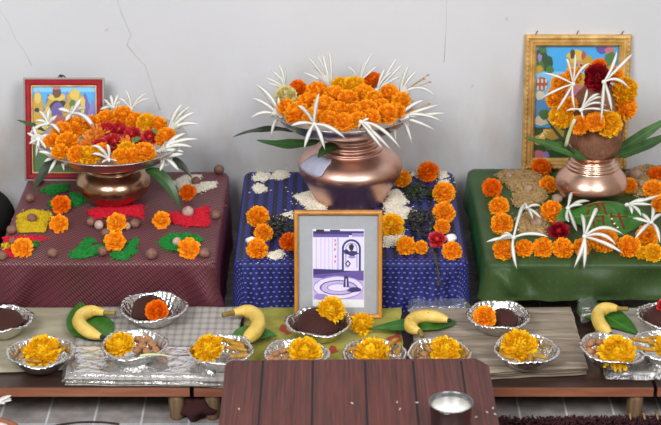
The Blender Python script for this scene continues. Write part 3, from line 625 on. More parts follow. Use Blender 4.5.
# ---- front platform of four low plank seats
def plank_seat(x0, x1, label, legs):
    root = thing('low_plank_seat', label, 'seat', ((x0 + x1) / 2, -.445, ZF), 'low wooden plank seats under the offerings'); cx = (x0 + x1) / 2; cy = -.445
    mb = MB(); mb.box(x0 - cx, x1 - cx, -.614 - cy, -.285 - cy, PT - .019 - ZF, PT - ZF); bevel(mb.build('seat_board', [M['plank']], root, smooth=False), .002)
    mb = MB(); mb.box(x0 - cx + .001, x1 - cx - .001, -.617 - cy, -.6142 - cy, PT - .0186 - ZF, PT - .0008 - ZF); mb.build('front_edge', [M['plankedge']], root, smooth=False)
    for lx in legs:
        for ly in (-.595, -.33):
            mb = MB(); mb.lathe([(0, 0), (.0125, 0), (.014, .004), (.0165, .045), (.0175, PT - .019 - ZF), (0, PT - .019 - ZF)], 16); mb.build('leg', [M['legwood']], root, (lx - cx, ly - cy, 0))
def X(px, py, z): return P(px, py, z).x
plank_seat(-.79, X(190, 388, PT), 'low wooden plank seat at the left under the plaid cloth', (-.74, X(175, 388, PT)))
plank_seat(X(193, 390, PT), X(421, 390, PT), 'low wooden plank seat mostly behind the bare striped stool', (X(211, 388, PT), X(405, 388, PT)))
plank_seat(X(424, 390, PT), X(655, 390, PT), 'low wooden plank seat at the right under the grey cloth', (X(442, 388, PT), X(638, 388, PT)))
plank_seat(X(658, 390, PT), .86, 'low wooden plank seat cut off by the right edge of the photo', (X(676, 388, PT), .83))
# ---- cloths on the platform
slab('folded_cloth', [(-40, 306), (84, 306), (72, 368), (-40, 372)], PT, .104, [M['beigecloth']], 'plain beige cloth on the leftmost plank seat', 'cloth', 1, 3)
pc = slab('folded_cloth', [(86, 306), (243, 306), (229, 381), (64, 378)], PT, .114, [M['plaid']], 'folded grey plaid cloth in clear film, left part of the platform', 'cloth', 4, 11)
film([(64, 352), (236, 352), (222, 386), (62, 383)], .1015, .0165, None, pc, 4, .003)
slab('folded_cloth', [(246, 306), (402, 306), (402, 372), (240, 372)], PT, .1025, [M['olive']], 'crumpled olive yellow silk cloth beneath the framed photo', 'cloth', 1, 21, None, .008)
gc = slab('folded_cloth', [(410, 307), (571, 306.5), (588, 367), (420, 376)], PT, .114, [M['greycloth']], 'folded grey brown wrinkled cloth under the right hand bowls', 'cloth', 4, 31)
film([(408, 302.5), (470, 302.5), (470, 312), (408, 312)], .108, .009, None, gc, 8, .004)
wc = slab('folded_cloth', [(592, 306.5), (700, 306.5), (705, 366), (604, 369)], PT, .112, [M['palecloth']], 'folded pale grey cloth in clear film at the right end', 'cloth', 3, 41)
film([(598, 352), (690, 352), (690, 384), (606, 381)], .1, .014, None, wc, 13, .006)
film([(573, 292), (592, 296), (600, 322), (580, 326)], .104, .012, None, wc, 15, .008)
# ---- copper pots
def pot(name, px, py, prof, mat, label, rimk=4):
    b = P(px, py, ZT); root = thing(name, label, 'pot', b, 'round copper water pots'); k = len(prof) - rimk
    wall_ = prof[:k + 1]; mb = MB(); mb.lathe([(0, 0)] + wall_ + [(r - .002, z) for r, z in reversed(wall_[4:])], 72); mb.build('pot_body', [mat], root)
    rim = prof[k:]; mb = MB(); mb.lathe(rim + [(r - .0025, z - .0005) for r, z in reversed(rim)], 72); mb.build('pot_rim', [mat], root); return b
def smooth_prof(pr, n=4):
    out = []; e = [pr[0]] + list(pr) + [pr[-1]]
    for i in range(1, len(e) - 2):
        for k in range(n):
            t = k / n; out.append(tuple(.5 * (2 * e[i][c] + (e[i + 1][c] - e[i - 1][c]) * t + (2 * e[i - 1][c] - 5 * e[i][c] + 4 * e[i + 1][c] - e[i + 2][c]) * t * t + (3 * e[i][c] - e[i - 1][c] - 3 * e[i + 1][c] + e[i + 2][c]) * t ** 3) for c in (0, 1)))
    return out + [pr[-1]]
pm = pot('copper_pot', 350, 198.5, [(.078, 0), (.081, .003)] + smooth_prof([(.081, .006), (.090, .025), (.104, .05), (.114, .068), (.1175, .080), (.115, .092), (.104, .105), (.088, .115), (.074, .122)]) + [(.0725, .1245), (.0745, .127), (.072, .1295), (.064, .131), (.063, .134), (.0655, .1375), (.063, .141), (.056, .143), (.055, .146), (.0575, .150), (.055, .154), (.050, .158)] + [(.0475, .165), (.053, .174), (.064, .1805), (.067, .183)], M['copper'], 'large wide copper pot on the blue cloth behind the framed photo')
pl_ = pot('copper_pot', 114.5, 201.5, [(.044, 0), (.046, .002)] + smooth_prof([(.047, .004), (.061, .014), (.077, .029), (.083, .045), (.0808, .059), (.072, .071), (.061, .079)]) + [(.0575, .081), (.0585, .084), (.056, .087), (.052, .089)] + [(.049, .096), (.051, .104), (.060, .113), (.064, .117)], M['copperdark'], 'squat brown copper pot on the maroon cloth beneath a plate')
pr_ = pot('copper_pot', 590, 202, [(.050, 0), (.052, .003)] + smooth_prof([(.054, .006), (.070, .022), (.0795, .038), (.081, .048), (.077, .062), (.067, .076), (.059, .085)]) + [(.0575, .087), (.0595, .089), (.0575, .0915), (.0545, .0925), (.056, .0955), (.0545, .0985), (.0495, .0995), (.0505, .102), (.048, .105)] + [(.0465, .109), (.050, .116), (.061, .1225), (.064, .1245)], M['copperpale'], 'shiny copper pot on the green cloth with a coconut in its mouth')
# ---- steel plates on two pots
def plate(b, z, rad, depth, label):
    mb = MB(); pr = [(0, 0), (.70, 0), (.77, .03), (.84, .22), (.91, .62), (.95, .9), (.975, .96), (1.0, .97), (1.008, 1.0), (1.0, 1.03), (.975, 1.02), (.945, .95), (.9, .66), (.83, .27), (.76, .085), (.7, .055), (0, .055)]
    mb.lathe([(r_ * rad, z_ * depth) for r_, z_ in pr], 96); return tag(mb.build('steel_plate', [M['steel']], None, (b.x, b.y, z)), label, 'plate', 'steel plates heaped with flowers')
ZM = pm.z + .1835; plate(Vector((P(343, 107, .42).x, pm.y, 0)), ZM, .163, .037, 'round steel plate of orange flowers on the middle copper pot')
ZL = pl_.z + .1175; plate(Vector((P(111.5, 141, .351).x, pl_.y, 0)), ZL, .166, .034, 'round steel plate of mixed flowers on the left copper pot')
CMx, CLx = P(343, 107, .42).x, P(111.5, 141, .351).x
def on_plate(which, px, py, rp, label, kind='marigold', col='orange', group=None, dz=0, **kw):
    cx, cy, zr, rad, hp = (CMx, pm.y, ZM + .037, .163, .020) if which == 'm' else (CLx, pl_.y, ZL + .034, .166, .007)
    z = zr
    for _ in range(6):
        p = P(px, py, z); d = math.hypot(p.x - cx, p.y - cy) / rad; z = zr + .006 + hp * max(0, 1 - d * d) + dz
    p = P(px, py, z); rr = rp * mpp(p); return flower(p, rr, label, kind, col, group=group, lean=.55, **kw)
G = 'marigolds on the middle plate'
for a in [(286, 96, 11, 'pale', 'pale yellowish marigold near the left rim of the middle plate'), (298, 88, 8.5, 'deep', 'small dark orange marigold at the back left of the middle plate'),
          (287, 108, 9.5, 'orange', 'orange marigold directly below the pale one on the middle plate'), (297, 113.5, 12, 'orange', 'large orange marigold left of the front white lily, middle plate'),
          (308, 103, 11, 'orange', 'orange marigold right of the pale one, middle plate'), (317, 93, 12, 'orange', 'orange marigold below the tall back left lily, middle plate'),
          (312, 117, 9.5, 'amber', 'lighter marigold behind the centre of the front lily, middle plate'), (324, 107, 11.5, 'orange', 'orange marigold above the front lily, middle plate'),
          (334, 96, 11, 'orange', 'orange marigold in the middle of the heap, beside the yellow ones'), (329, 119.5, 9.5, 'orange', 'orange marigold right of the front lily petals, at the front rim'),
          (338, 113, 12, 'orange', 'large orange marigold at the very centre of the middle plate'), (344, 122.5, 10, 'orange', 'orange marigold at the front rim, midway between two front lilies'),
          (341, 86, 10, 'yellow', 'yellow marigold at the back of the middle plate, left one'), (354, 88, 12, 'yellow', 'yellow marigold at the back of the middle plate, right one'),
          (348, 100, 10.5, 'orange', 'orange marigold just in front of the yellow pair, middle plate'), (364, 95, 10.5, 'amber', 'amber marigold right of the yellow pair, middle plate'),
          (373, 81, 9.5, 'deep', 'dark orange marigold standing highest at the back of the middle plate'), (389, 94, 10, 'orange', 'orange marigold under the back right lilies of the middle plate'),
          (401, 101, 9.5, 'amber', 'amber marigold at the right rim of the middle plate'), (381, 107, 9, 'orange', 'orange marigold left of the right rim pair, middle plate'),
          (387, 114.5, 11, 'orange', 'large orange marigold left of the right hand lily, middle plate'), (368, 110, 10.5, 'orange', 'orange marigold right of centre in the middle plate heap'),
          (355, 113, 10, 'orange', 'orange marigold immediately right of the large central one, middle plate'), (371, 118, 9.5, 'orange', 'orange marigold just above the drooping front right lily'),
          (358, 120, 9, 'amber', 'amber marigold behind the drooping front right lily'), (396, 111, 9, 'orange', 'orange marigold below the amber one at the right rim, middle plate'), (374, 99, 9, 'amber', 'small amber marigold below the highest dark orange one, middle plate')]:
    on_plate('m', a[0], a[1], a[2], a[4], 'marigold', a[3], G)
G = 'marigolds on the left plate'
for a in [(75, 127, 11, 'orange', 'orange marigold at the back left of the left plate'), (62, 132, 10.5, 'orange', 'orange marigold at the left of the left plate, upper'), (67, 143, 11.5, 'orange', 'large orange marigold inside the left rim of the left plate'),
          (60, 152, 8.5, 'amber', 'amber marigold at the lower left rim of the left plate'), (52, 141, 8, 'orange', 'small orange marigold furthest left on the left plate'), (77, 154.5, 9.5, 'orange', 'orange marigold between left rim lily and yellow marigold, left plate'),
          (90, 156, 11, 'yellow', 'yellow marigold left of the front lily, left plate'), (91, 124, 9, 'orange', 'orange marigold at the back of the left plate, left one'), (106, 120, 10.5, 'orange', 'orange marigold at the back of the left plate, middle one'),
          (123, 116, 10.5, 'orange', 'orange marigold in front of the back lilies, left plate'), (135, 121, 9, 'orange', 'orange marigold beside the yellow one at the back right, left plate'), (147, 124, 10.5, 'yellow', 'yellow marigold at the back right of the left plate'),
          (158, 125, 9, 'orange', 'orange marigold right of the back yellow one, left plate'), (166, 138, 11, 'orange', 'orange marigold among lilies at the right rim, left plate'), (144, 153, 11, 'orange', 'orange marigold at the front right of the left plate'),
          (127, 151, 10, 'yellow', 'yellow marigold right of the front lily, left plate'), (120, 156.5, 8.5, 'amber', 'amber marigold touching the front lily on its right, left plate'), (133, 156.5, 9, 'orange', 'orange marigold at the front rim of the left plate'), (102, 151, 8, 'orange', 'orange marigold just behind the front lily, left plate')]:
    on_plate('l', a[0], a[1], a[2], a[4], 'marigold', a[3], G)
on_plate('l', 90, 142, 12, 'crushed orange flower left of the red roses, left plate', 'shred', 'shred'); on_plate('l', 98, 135, 11, 'crushed orange flower at the edge of the red roses, left plate', 'shred', 'shred')
on_plate('l', 126, 143, 8, 'crushed orange flower between the red roses, left plate', 'shred', 'shred')
G = 'red roses in the left plate'
for a in [(107, 130, 11, 'red rose at the back left of the red patch, left plate'), (119, 130, 11.5, 'red rose at the back middle of the red patch, left plate'), (114, 142, 12.5, 'red rose at the front of the red patch, left plate'), (132, 134, 11.5, 'red rose right of the back roses, left plate'), (138, 144, 11.5, 'red rose beside the green leaf scraps, left plate'), (150, 137, 10.5, 'red rose furthest right in the red patch, left plate'), (100, 145, 9.5, 'red rose furthest left in the red patch, left plate')]:
    on_plate('l', a[0], a[1], a[2], a[3], 'rose', 'red', G)
def scrap(px, py, z, label, s=.02, a=.5):
    p = P(px, py, z); d = Vector((math.cos(a), math.sin(a) * .6, .25)) * s
    leaf('leaf_scrap', [p - d * .5, p + Vector((0, 0, .006)), p + d * .5], s * .3, M['betelpale'], label, 'leaf', None, Vector((0, -.4, .9)), 'lance', .25)
scrap(137, 141, ZL + .054, 'green leaf scrap at the middle of the left plate', .026, .7); scrap(154, 132, ZL + .054, 'green bud scrap near the right rim of the left plate', .02, 2.2)
# ---- spider lilies on the plates
G = 'spider lilies on the middle plate'; y = pm.y
lilyq((330.5, 87), y + .11, [(328, 50, .01), (308, 57, -.01), (301, 72, .02), (317, 55, .03), (322, 53, .02), (311, 66, 0)], 'white lily pointing up at the back left of the middle plate', G, w=.0034, cup=True)
lilyq((285, 89), y + .07, [(265, 78, 0), (271, 71, .02), (278, 64, .01), (285, 70, .02), (268, 83, -.02), (281, 76, 0)], 'white lily above the pale marigold, middle plate', G, w=.0034)
lilyq((281, 117), y - .04, [(255, 84, .02), (278, 97, 0), (249, 120, 0, .45), (252, 98, .01), (271, 137, -.02, .5), (258, 87, .03)], 'white lily leaning outward at the left rim, middle plate', G, w=.0042, cup=True)
lilyq((314, 124), y - .155, [(319, 93, -.01, .1), (298, 106, -.02, .3), (291, 126, -.02, .15), (304, 149, -.03, .35), (325, 150, -.03, .35), (346, 139, -.02, .35)], 'white lily with six open petals hanging over the front rim, middle plate', G, w=.0046)
lilyq((361, 122), y - .145, [(401, 149, -.03, .35), (392, 151, -.02, .3), (383, 149, -.03, .25), (358, 128, 0), (369, 118, 0), (372, 131, -.02)], 'white lily drooping over the front right rim, middle plate', G, w=.0042, stamens=[(371, 128), (368, 136)])
lilyq((360, 81), y + .14, [(373, 52, .01), (348, 67, -.01, .4), (362, 64, .02), (378, 65, .03), (354, 73, -.01), (368, 58, .02)], 'white lily behind the highest dark orange marigold, middle plate', G, w=.0032)
lilyq((377, 90), y + .09, [(403, 63, .02), (405, 75, -.01, .3), (385, 68, .02), (397, 57, .02), (392, 72, 0, .3)], 'white lily in front of the back right rim, middle plate', G, w=.0034)
lilyq((400, 95), y + .05, [(409, 65, 0), (418, 70, .02), (437, 98, -.01, .4), (402, 79, .01), (424, 88, 0, .3)], 'white lily with brown tipped stamens at the right, middle plate', G, w=.0038, stamens=[(428, 75), (424, 79), (430, 82)], cup=True)
lilyq((396, 119), y - .06, [(424, 100, 0), (440, 104, .01), (447, 113, 0), (442, 121, -.02), (435, 130, -.02, .3), (412, 144, -.03, .45), (396, 141, -.03, .3)], 'white lily spreading wide over the right rim, middle plate', G, w=.0042, stamens=[(429, 104), (428, 113)], cup=True)
G = 'spider lilies on the left plate'; y = pl_.y
lilyq((72, 113), y + .06, [(96, 132, -.05, .35), (81, 98, .01), (58, 109, 0, .1), (86, 108, .02), (66, 121, -.03), (77, 104, .02)], 'large white lily at the back left, in front of the red frame', G, w=.0058, cup=True)
lilyq((48, 124), y + .02, [(29, 136, -.02, .3), (39, 111, 0), (57, 115, .02), (60, 133, -.03, .3), (35, 121, 0), (50, 108, .02)], 'white lily at the upper left rim, left plate', G, w=.0046, cup=True)
lilyq((38, 139), y - .03, [(29, 144, -.02), (36, 157, -.03, .3), (52, 136, 0), (33, 126, .02), (27, 133, 0), (46, 149, -.02)], 'white lily at the furthest left of the left plate', G, w=.0046, cup=True)
lilyq((58, 157), y - .09, [(48, 174, -.03, .35), (64, 171, -.03, .3), (73, 154, -.02), (44, 162, -.02), (50, 147, 0), (38, 152, 0)], 'white lily hanging over the lower left rim, left plate', G, w=.0044)
lilyq((109, 160), y - .13, [(92, 146, -.01, .4), (92, 154, -.02, .3), (107, 144, .0), (102, 163, -.02), (117, 161, -.02), (99, 149, -.01, .5)], 'white lily at the middle of the front rim, left plate', G, w=.004)
lilyq((113, 108), y + .15, [(104, 99, 0), (118, 94, .01), (123, 101, .01), (100, 110, -.02), (110, 95, .02), (127, 110, -.02)], 'white lily at the back middle rim, left plate', G, w=.0042, cup=True)
lilyq((131, 109), y + .15, [(146, 93, 0), (149, 98, -.01), (125, 90, .01), (119, 98, 0), (138, 96, .02)], 'white lily right of the other one at the back rim, left plate', G, w=.0034)
lilyq((168, 132), y + .03, [(182, 104, 0), (186, 109, .01), (195, 112, 0), (190, 106, .02), (199, 124, -.02), (178, 112, .01)], 'white lily shooting up at the right rim, left plate', G, w=.0056, cup=True)
lilyq((160, 151), y - .05, [(139, 148, -.02, .1), (198, 139, -.01, .15), (186, 133, .01), (184, 152, -.02), (176, 140, 0), (192, 147, -.02)], 'white lily lying across the right of the left plate', G, w=.005, cup=True)
lilyq((164, 158), y - .08, [(160, 171, -.03), (179, 171, -.03, .3), (183, 154, -.02), (155, 163, -.02), (173, 152, 0)], 'white lily hanging over the lower right rim, left plate', G, w=.0052, cup=True)
# ---- leaves tucked round the pots
def leafq(pts, width, mat, label, group=None, **kw): return leaf('mango_leaf', [Q(*p) for p in pts], width, mat, label, 'leaf', group, **kw)
y = pm.y; G = 'leaves tucked under the plates'
leafq([(300, 132, y + .05), (262, 124, y + .02), (233, 137, y + .0)], .008, M['mangodark'], 'thin dark leaf furthest left under the middle plate', G, wave=.3)
leafq([(320, 141, y - .06), (285, 148, y - .08), (257, 140, y - .09)], .014, M['mango'], 'broad green leaf under the left side of the middle plate', G, wave=.15)
leafq([(338, 146, y - .055), (326, 146, y - .075), (318, 158, y - .105)], .016, M['mango'], 'green leaf lying on the shoulder of the middle pot', G)
y = pl_.y
leafq([(145, 170, y - .09), (168, 172, y - .12), (180, 209, y - .13)], .0165, M['mango'], 'long green leaf hanging down right of the left pot', G)
leafq([(166, 158, y - .02), (180, 160, y - .03), (192, 178, y - .04)], .011, M['mangodark'], 'short dark leaf below the right rim of the left plate', G)
leafq([(58, 160, y - .04), (46, 164, y - .07), (32, 193, y - .08)], .014, M['mangodark'], 'dark leaf hanging at the left below the left plate', G)
leafq([(45, 131, y + .02), (32, 124, y + .01), (17, 120, y + .02)], .006, M['mango'], 'thin green leaf sticking out left of the left plate', G)
# pale sky reflection on the middle pot's shoulder, built as a thin coloured patch
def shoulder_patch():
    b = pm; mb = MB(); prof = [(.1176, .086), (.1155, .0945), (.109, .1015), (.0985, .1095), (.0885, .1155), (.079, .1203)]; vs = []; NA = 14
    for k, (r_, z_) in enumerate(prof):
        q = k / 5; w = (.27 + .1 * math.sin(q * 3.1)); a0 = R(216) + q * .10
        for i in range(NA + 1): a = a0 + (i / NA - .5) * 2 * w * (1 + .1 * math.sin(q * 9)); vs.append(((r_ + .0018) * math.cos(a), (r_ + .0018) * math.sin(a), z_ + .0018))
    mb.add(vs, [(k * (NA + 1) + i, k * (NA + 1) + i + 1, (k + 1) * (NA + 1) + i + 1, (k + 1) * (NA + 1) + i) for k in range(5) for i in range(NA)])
    o = mb.build('pale_reflection', [M['reflectpale']], None, b); s = o.modifiers.new('thick', 'SOLIDIFY'); s.thickness = .001; tag(o, 'painted pale lilac reflection on the left shoulder of the middle copper pot', 'petal')  # no real petal: the patch imitates a sky reflection on the copper
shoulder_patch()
# ---- coconut and its flowers on the right pot
cb = pr_; cz = .387
croot = thing('coconut', 'brown husked coconut standing in the mouth of the right copper pot', 'coconut', (cb.x + .004, cb.y, cz)); mb = MB()
mb.ellipsoid((0, 0, 0), .0625, .0625, .1, 48, 30, 0, None, .06, 40, 3); mb.build('husk', [M['husk']], croot)
mb = MB()
for k in range(26):
    a = k * 2.4; r_ = .022 * math.sqrt(k / 26); mb.tube([Vector((r_ * math.cos(a), r_ * math.sin(a), .085)), Vector((r_ * 1.2 * math.cos(a), r_ * 1.2 * math.sin(a), .112 + rnd.uniform(0, .02)))], [.003, .0012], 5)
mb.build('tuft', [M['tuft']], croot)
y = cb.y; G = 'marigolds strung around the coconut'
for a in [(560.5, 84, 9.5, 'orange', -.025, 'orange marigold topmost at the left of the coconut garland'), (556, 98, 10.5, 'orange', -.03, 'orange marigold second from the top at the left of the garland'), (561, 116, 12.5, 'yellow', -.05, 'yellow marigold at the lower left of the coconut garland'),
          (579.5, 125, 9.5, 'orange', -.075, 'orange marigold at the bottom left of the coconut garland'), (595, 122, 9.5, 'orange', -.08, 'orange marigold at the bottom middle of the coconut garland'), (609, 124, 13, 'yellow', -.065, 'large yellow marigold at the bottom right of the coconut garland'),
          (625, 108, 12, 'orange', -.03, 'orange marigold at the right of the coconut garland'), (624.5, 90, 13, 'yellow', -.02, 'large yellow marigold at the upper right of the coconut garland'), (614, 74, 8.5, 'orange', -.01, 'orange marigold right of the dark rose on the coconut'),
          (599, 66, 7.5, 'deep', .02, 'orange marigold peeking out above the dark rose'), (573, 76, 8.5, 'amber', -.01, 'amber marigold left of the dark rose on the coconut'), (570, 105, 8, 'amber', -.055, 'amber marigold behind the left lily petals on the coconut')]:
    p = Q(a[0], a[1], y + a[4]); out = Vector((p.x - cb.x - .004, -.09, .05)); flower(p, a[2] * mpp(p), a[5], 'marigold', a[3], group=G, ax=out)
p = Q(597.5, 77.5, y - .045); flower(p, 13.5 * mpp(p), 'dark red marigold at the top of the coconut', 'marigold', 'maroonfl', name='dark_red_flower', ax=Vector((.05, -.9, .4)))
G = 'spider lilies on the coconut'
lilyq((573, 84), y - .07, [(575, 54, 0), (566, 59, .0, .5), (543, 73, 0, .15), (540, 99, -.01, .25), (556, 112, -.02, .2), (575, 109, -.02, .2), (590, 63, 0, .4)], 'white lily with open petals at the upper left of the coconut', G, w=.0031)
lilyq((581, 110), y - .085, [(587, 89, .01), (607, 106, -.01, .4), (611, 112, -.01, .35), (566, 111, -.01), (583, 119, -.01), (606, 99, 0, .4), (600, 94, 0, .4)], 'white lily at the front of the coconut below the dark flower', G, w=.0031)
lilyq((604, 82), y - .095, [(633, 53, .05, .1), (617, 51, .04, .1), (629, 88, .0, .35), (601, 124, -.01, .25), (612, 112, -.015, .1)], 'white lily beside the dark red flower, petals pointing up right', G, w=.004, tube=(612, 108))
mb = None
leafq([(612, 155, y + .0), (636, 140, y + .01), (672, 116, y + .02)], .0135, M['leaflong'], 'long green leaf pointing up to the right from the right pot', None, shape='strap')
leafq([(612, 157, y - .02), (640, 150, y - .03), (676, 131, y - .03)], .0135, M['mango'], 'long green leaf, the lower one right of the coconut', None, shape='strap')
leafq([(587, 160, y - .06), (568, 150, y - .07), (524, 137, y - .06)], .0125, M['leaflong'], 'green leaf at the left of the coconut lying on the pot rim', None, shape='strap')
leafq([(578, 158, y - .065), (560, 138, y - .06), (545, 117, y - .05)], .005, M['mangodark'], 'narrow dark leaf rising left of the coconut', None)
lst = MB(); a_, b_ = Q(566, 146, y - .07), Q(575, 119, y - .085); lst.tube(bez(a_, (a_ + b_) / 2 + Vector((-.004, 0, 0)), b_, 6), .0042, 8); tag(lst.build('stalk', [M['lilystem']]), 'pale green stalk between the coconut and the leaves', 'stalk')
# ================================================================== pictures
def ring(mb, W, H, prof, mi=0):
    """a mitred moulding: prof = (inset from the outer edge, y)"""
    vs = []; n = len(prof)
    for i, y_ in prof: vs += [(-W / 2 + i, y_, i), (W / 2 - i, y_, i), (W / 2 - i, y_, H - i), (-W / 2 + i, y_, H - i)]
    mb.add(vs, [(k * 4 + c, k * 4 + (c + 1) % 4, ((k + 1) % n) * 4 + (c + 1) % 4, ((k + 1) % n) * 4 + c) for k in range(n) for c in range(4)], mi)
class Picture:
    def __init__(s, name, label, cat, x0, x1, ytop, ybot, zb, lean, yshift=0):
        b = P((x0 + x1) / 2, ybot, zb); lo, hi = .05, .6
        for _ in range(50):
            h = (lo + hi) / 2; p = Vector((0, b.y + h * math.sin(lean), zb + h * math.cos(lean))); d = p - CAM; yy = 212.5 - FPX * d.dot(UPV) / d.dot(FW)
            if yy > ytop: lo = h
            else: hi = h
        s.H = h; mid = Q((x0 + x1) / 2, ytop, b.y + h * math.sin(lean)); s.W = (x1 - x0) * mpp(mid); s.x0, s.x1, s.y0, s.y1 = x0, x1, ytop, ybot
        s.root = thing(name, label, cat, (mid.x, b.y, zb), None, (-lean, 0, 0))
    def xy(s, px, py): return ((px - (s.x0 + s.x1) / 2) / (s.x1 - s.x0) * s.W, (s.y1 - py) / (s.y1 - s.y0) * s.H)
    def poly(s, mb, pts, mi, layer): q = [s.xy(*p) for p in pts]; y = s.yp - layer * .00025; mb.add([(x, y, z) for x, z in q], [tuple(range(len(q)))], mi)
    def rect(s, mb, x0, y0, x1, y1, mi, layer): s.poly(mb, [(x0, y1), (x1, y1), (x1, y0), (x0, y0)], mi, layer)
    def blob(s, mb, cx, cy, rx, ry, mi, layer, jag=.15, n=18, seed=1):
        r = random.Random(seed); s.poly(mb, [(cx + rx * math.cos(-2 * math.pi * i / n) * (1 + r.uniform(-jag, jag)), cy + ry * math.sin(-2 * math.pi * i / n) * -1 * -1 * (1 + r.uniform(-jag, jag))) for i in range(n)], mi, layer)
PN = ['sky', 'skylite', 'mount', 'mount2', 'gold', 'gold2', 'brown', 'black', 'grn', 'grn2', 'pink', 'brick', 'cream', 'white', 'red', 'lilac', 'lilac2', 'indigo', 'violet', 'violet2', 'skin', 'water', 'darkred']
PM = [M[n] for n in PN]; I = {n: i for i, n in enumerate(PN)}
# left, red framed
pc = Picture('framed_picture', 'red framed picture with blue sky behind the left plate', 'picture', 23, 104, 77.5, 181, ZT + .0005, R(18)); W, H = pc.W, pc.H
mb = MB(); ring(mb, W, H, [(.0, .012), (.0, 0), (.003, -.001), (.005, 0), (.005, .012)]); mb.build('outer_edge', [M['greyedge']], pc.root, smooth=False)
mb = MB(); ring(mb, W, H, [(.0045, .011), (.0045, -.001), (.008, -.003), (.015, -.0025), (.0185, .002), (.0185, .011)]); mb.build('frame', [M['redframe']], pc.root, smooth=False)
mb = MB(); ring(mb, W, H, [(.018, .010), (.018, .0012), (.0205, .0012), (.0205, .010)]); mb.build('gilt_slip', [M['goldframe']], pc.root, smooth=False)
mb = MB(); mb.box(-W / 2 + .004, W / 2 - .004, .009, .0115, .004, H - .004); mb.build('backing', [M['dark']], pc.root, smooth=False)
pc.yp = .0085; mb = MB(); pc.rect(mb, 30, 84, 97, 174, I['sky'], 0); pc.rect(mb, 30, 84, 97, 92, I['skylite'], 1)
for (x, yk, w_, n_) in [(38, 90, 9, 'mount2'), (47, 93, 8, 'mount'), (66, 90, 11, 'mount2'), (84, 92, 13, 'mount'), (91, 98, 8, 'mount2'), (56, 97, 10, 'mount')]: pc.poly(mb, [(max(30.5, x - w_), 130), (min(96.5, x + w_), 130), (x + 2, yk + 4), (x, yk)], I[n_], 2 + .3 * (x % 3))
pc.rect(mb, 30, 122, 97, 174, I['grn2'], 3.2)
for i, (x, yk, rx, ry, n_) in enumerate([(37, 104, 5, 12, 'gold'), (37, 98, 3.4, 6, 'gold2'), (38, 118, 6.5, 9, 'gold'), (36, 110, 2.6, 2.4, 'black'), (56, 107, 11, 14, 'gold'), (57, 110, 9, 11, 'black'), (57, 111, 7, 8, 'violet'), (56, 97, 9, 4, 'gold2'), (56, 92, 5, 5.5, 'brown'), (56, 87.5, 4, 2, 'pink'), (74, 100, 7.5, 10, 'gold'), (74, 95, 4.5, 6, 'gold2'), (72, 108, 5, 8, 'grn2'), (82, 104, 2.6, 9, 'gold2'), (47, 115, 4, 8, 'gold2'), (66, 112, 4, 9, 'gold'), (57, 124, 12, 9, 'brick'), (40, 128, 9, 6, 'gold2'), (78, 124, 9, 8, 'gold')]): pc.blob(mb, x, yk, rx, ry, I[n_], 4 + i * .3, .2, 16, i)
mb.build('print', PM, pc.root, smooth=False)
mb = MB(); mb.box(-W / 2 + .0185, W / 2 - .0185, .0032, .0046, .0185, H - .0185); mb.build('glass_pane', [M['glass']], pc.root, smooth=False)
mb = MB(); x, z = pc.xy(61, 77.5); mb.tube([Vector((x - .008, .006, H - .001)), Vector((x - .003, .006, H + .006)), Vector((x + .004, .006, H + .005)), Vector((x + .010, .006, H - .001))], .0016, 6); mb.ellipsoid((x, .006, H + .003), .004, .003, .004, 8, 6); mb.build('hanging_hook', [M['dark']], pc.root)
# right, gilt framed
pc = Picture('framed_picture', 'gilt framed picture of a garden behind the coconut', 'picture', 525.5, 632, 35, 170, ZT + .001, R(9)); W, H = pc.W, pc.H
mb = MB(); ring(mb, W, H, [(0, .018), (0, .002), (.003, -.003), (.007, -.0045), (.010, -.002), (.0115, -.001), (.0135, -.0035), (.017, -.003), (.019, .0), (.0205, .001), (.0225, -.001), (.0255, .003), (.0275, .006), (.0275, .018)]); mb.build('frame', [M['goldframe']], pc.root, smooth=False)
mb = MB()
for (ax, ay, bx, by) in ((-W / 2 + .0065, .0065, W / 2 - .0065, .0065), (W / 2 - .0065, .0065, W / 2 - .0065, H - .0065), (W / 2 - .0065, H - .0065, -W / 2 + .0065, H - .0065), (-W / 2 + .0065, H - .0065, -W / 2 + .0065, .0065)):
    L = math.hypot(bx - ax, by - ay); k = int(L / .011)
    for i in range(k): t = (i + .5) / k; mb.ellipsoid((ax + (bx - ax) * t, -.0045, ay + (by - ay) * t), .0048 if abs(bx - ax) > abs(by - ay) else .0026, .002, .0026 if abs(bx - ax) > abs(by - ay) else .0048, 8, 5)
mb.build('beading', [M['goldframe']], pc.root)
mb = MB(); mb.box(-W / 2 + .005, W / 2 - .005, .0145, .0175, .005, H - .005); mb.build('backing', [M['dark']], pc.root, smooth=False)
pc.yp = .0138; mb = MB(); pc.rect(mb, 536, 45, 622, 160, I['sky'], 0); pc.rect(mb, 536, 72, 622, 96, I['skylite'], 1); pc.rect(mb, 536, 100, 622, 124, I['water'], 1.5); pc.rect(mb, 536, 128, 622, 160, I['grn'], 2)
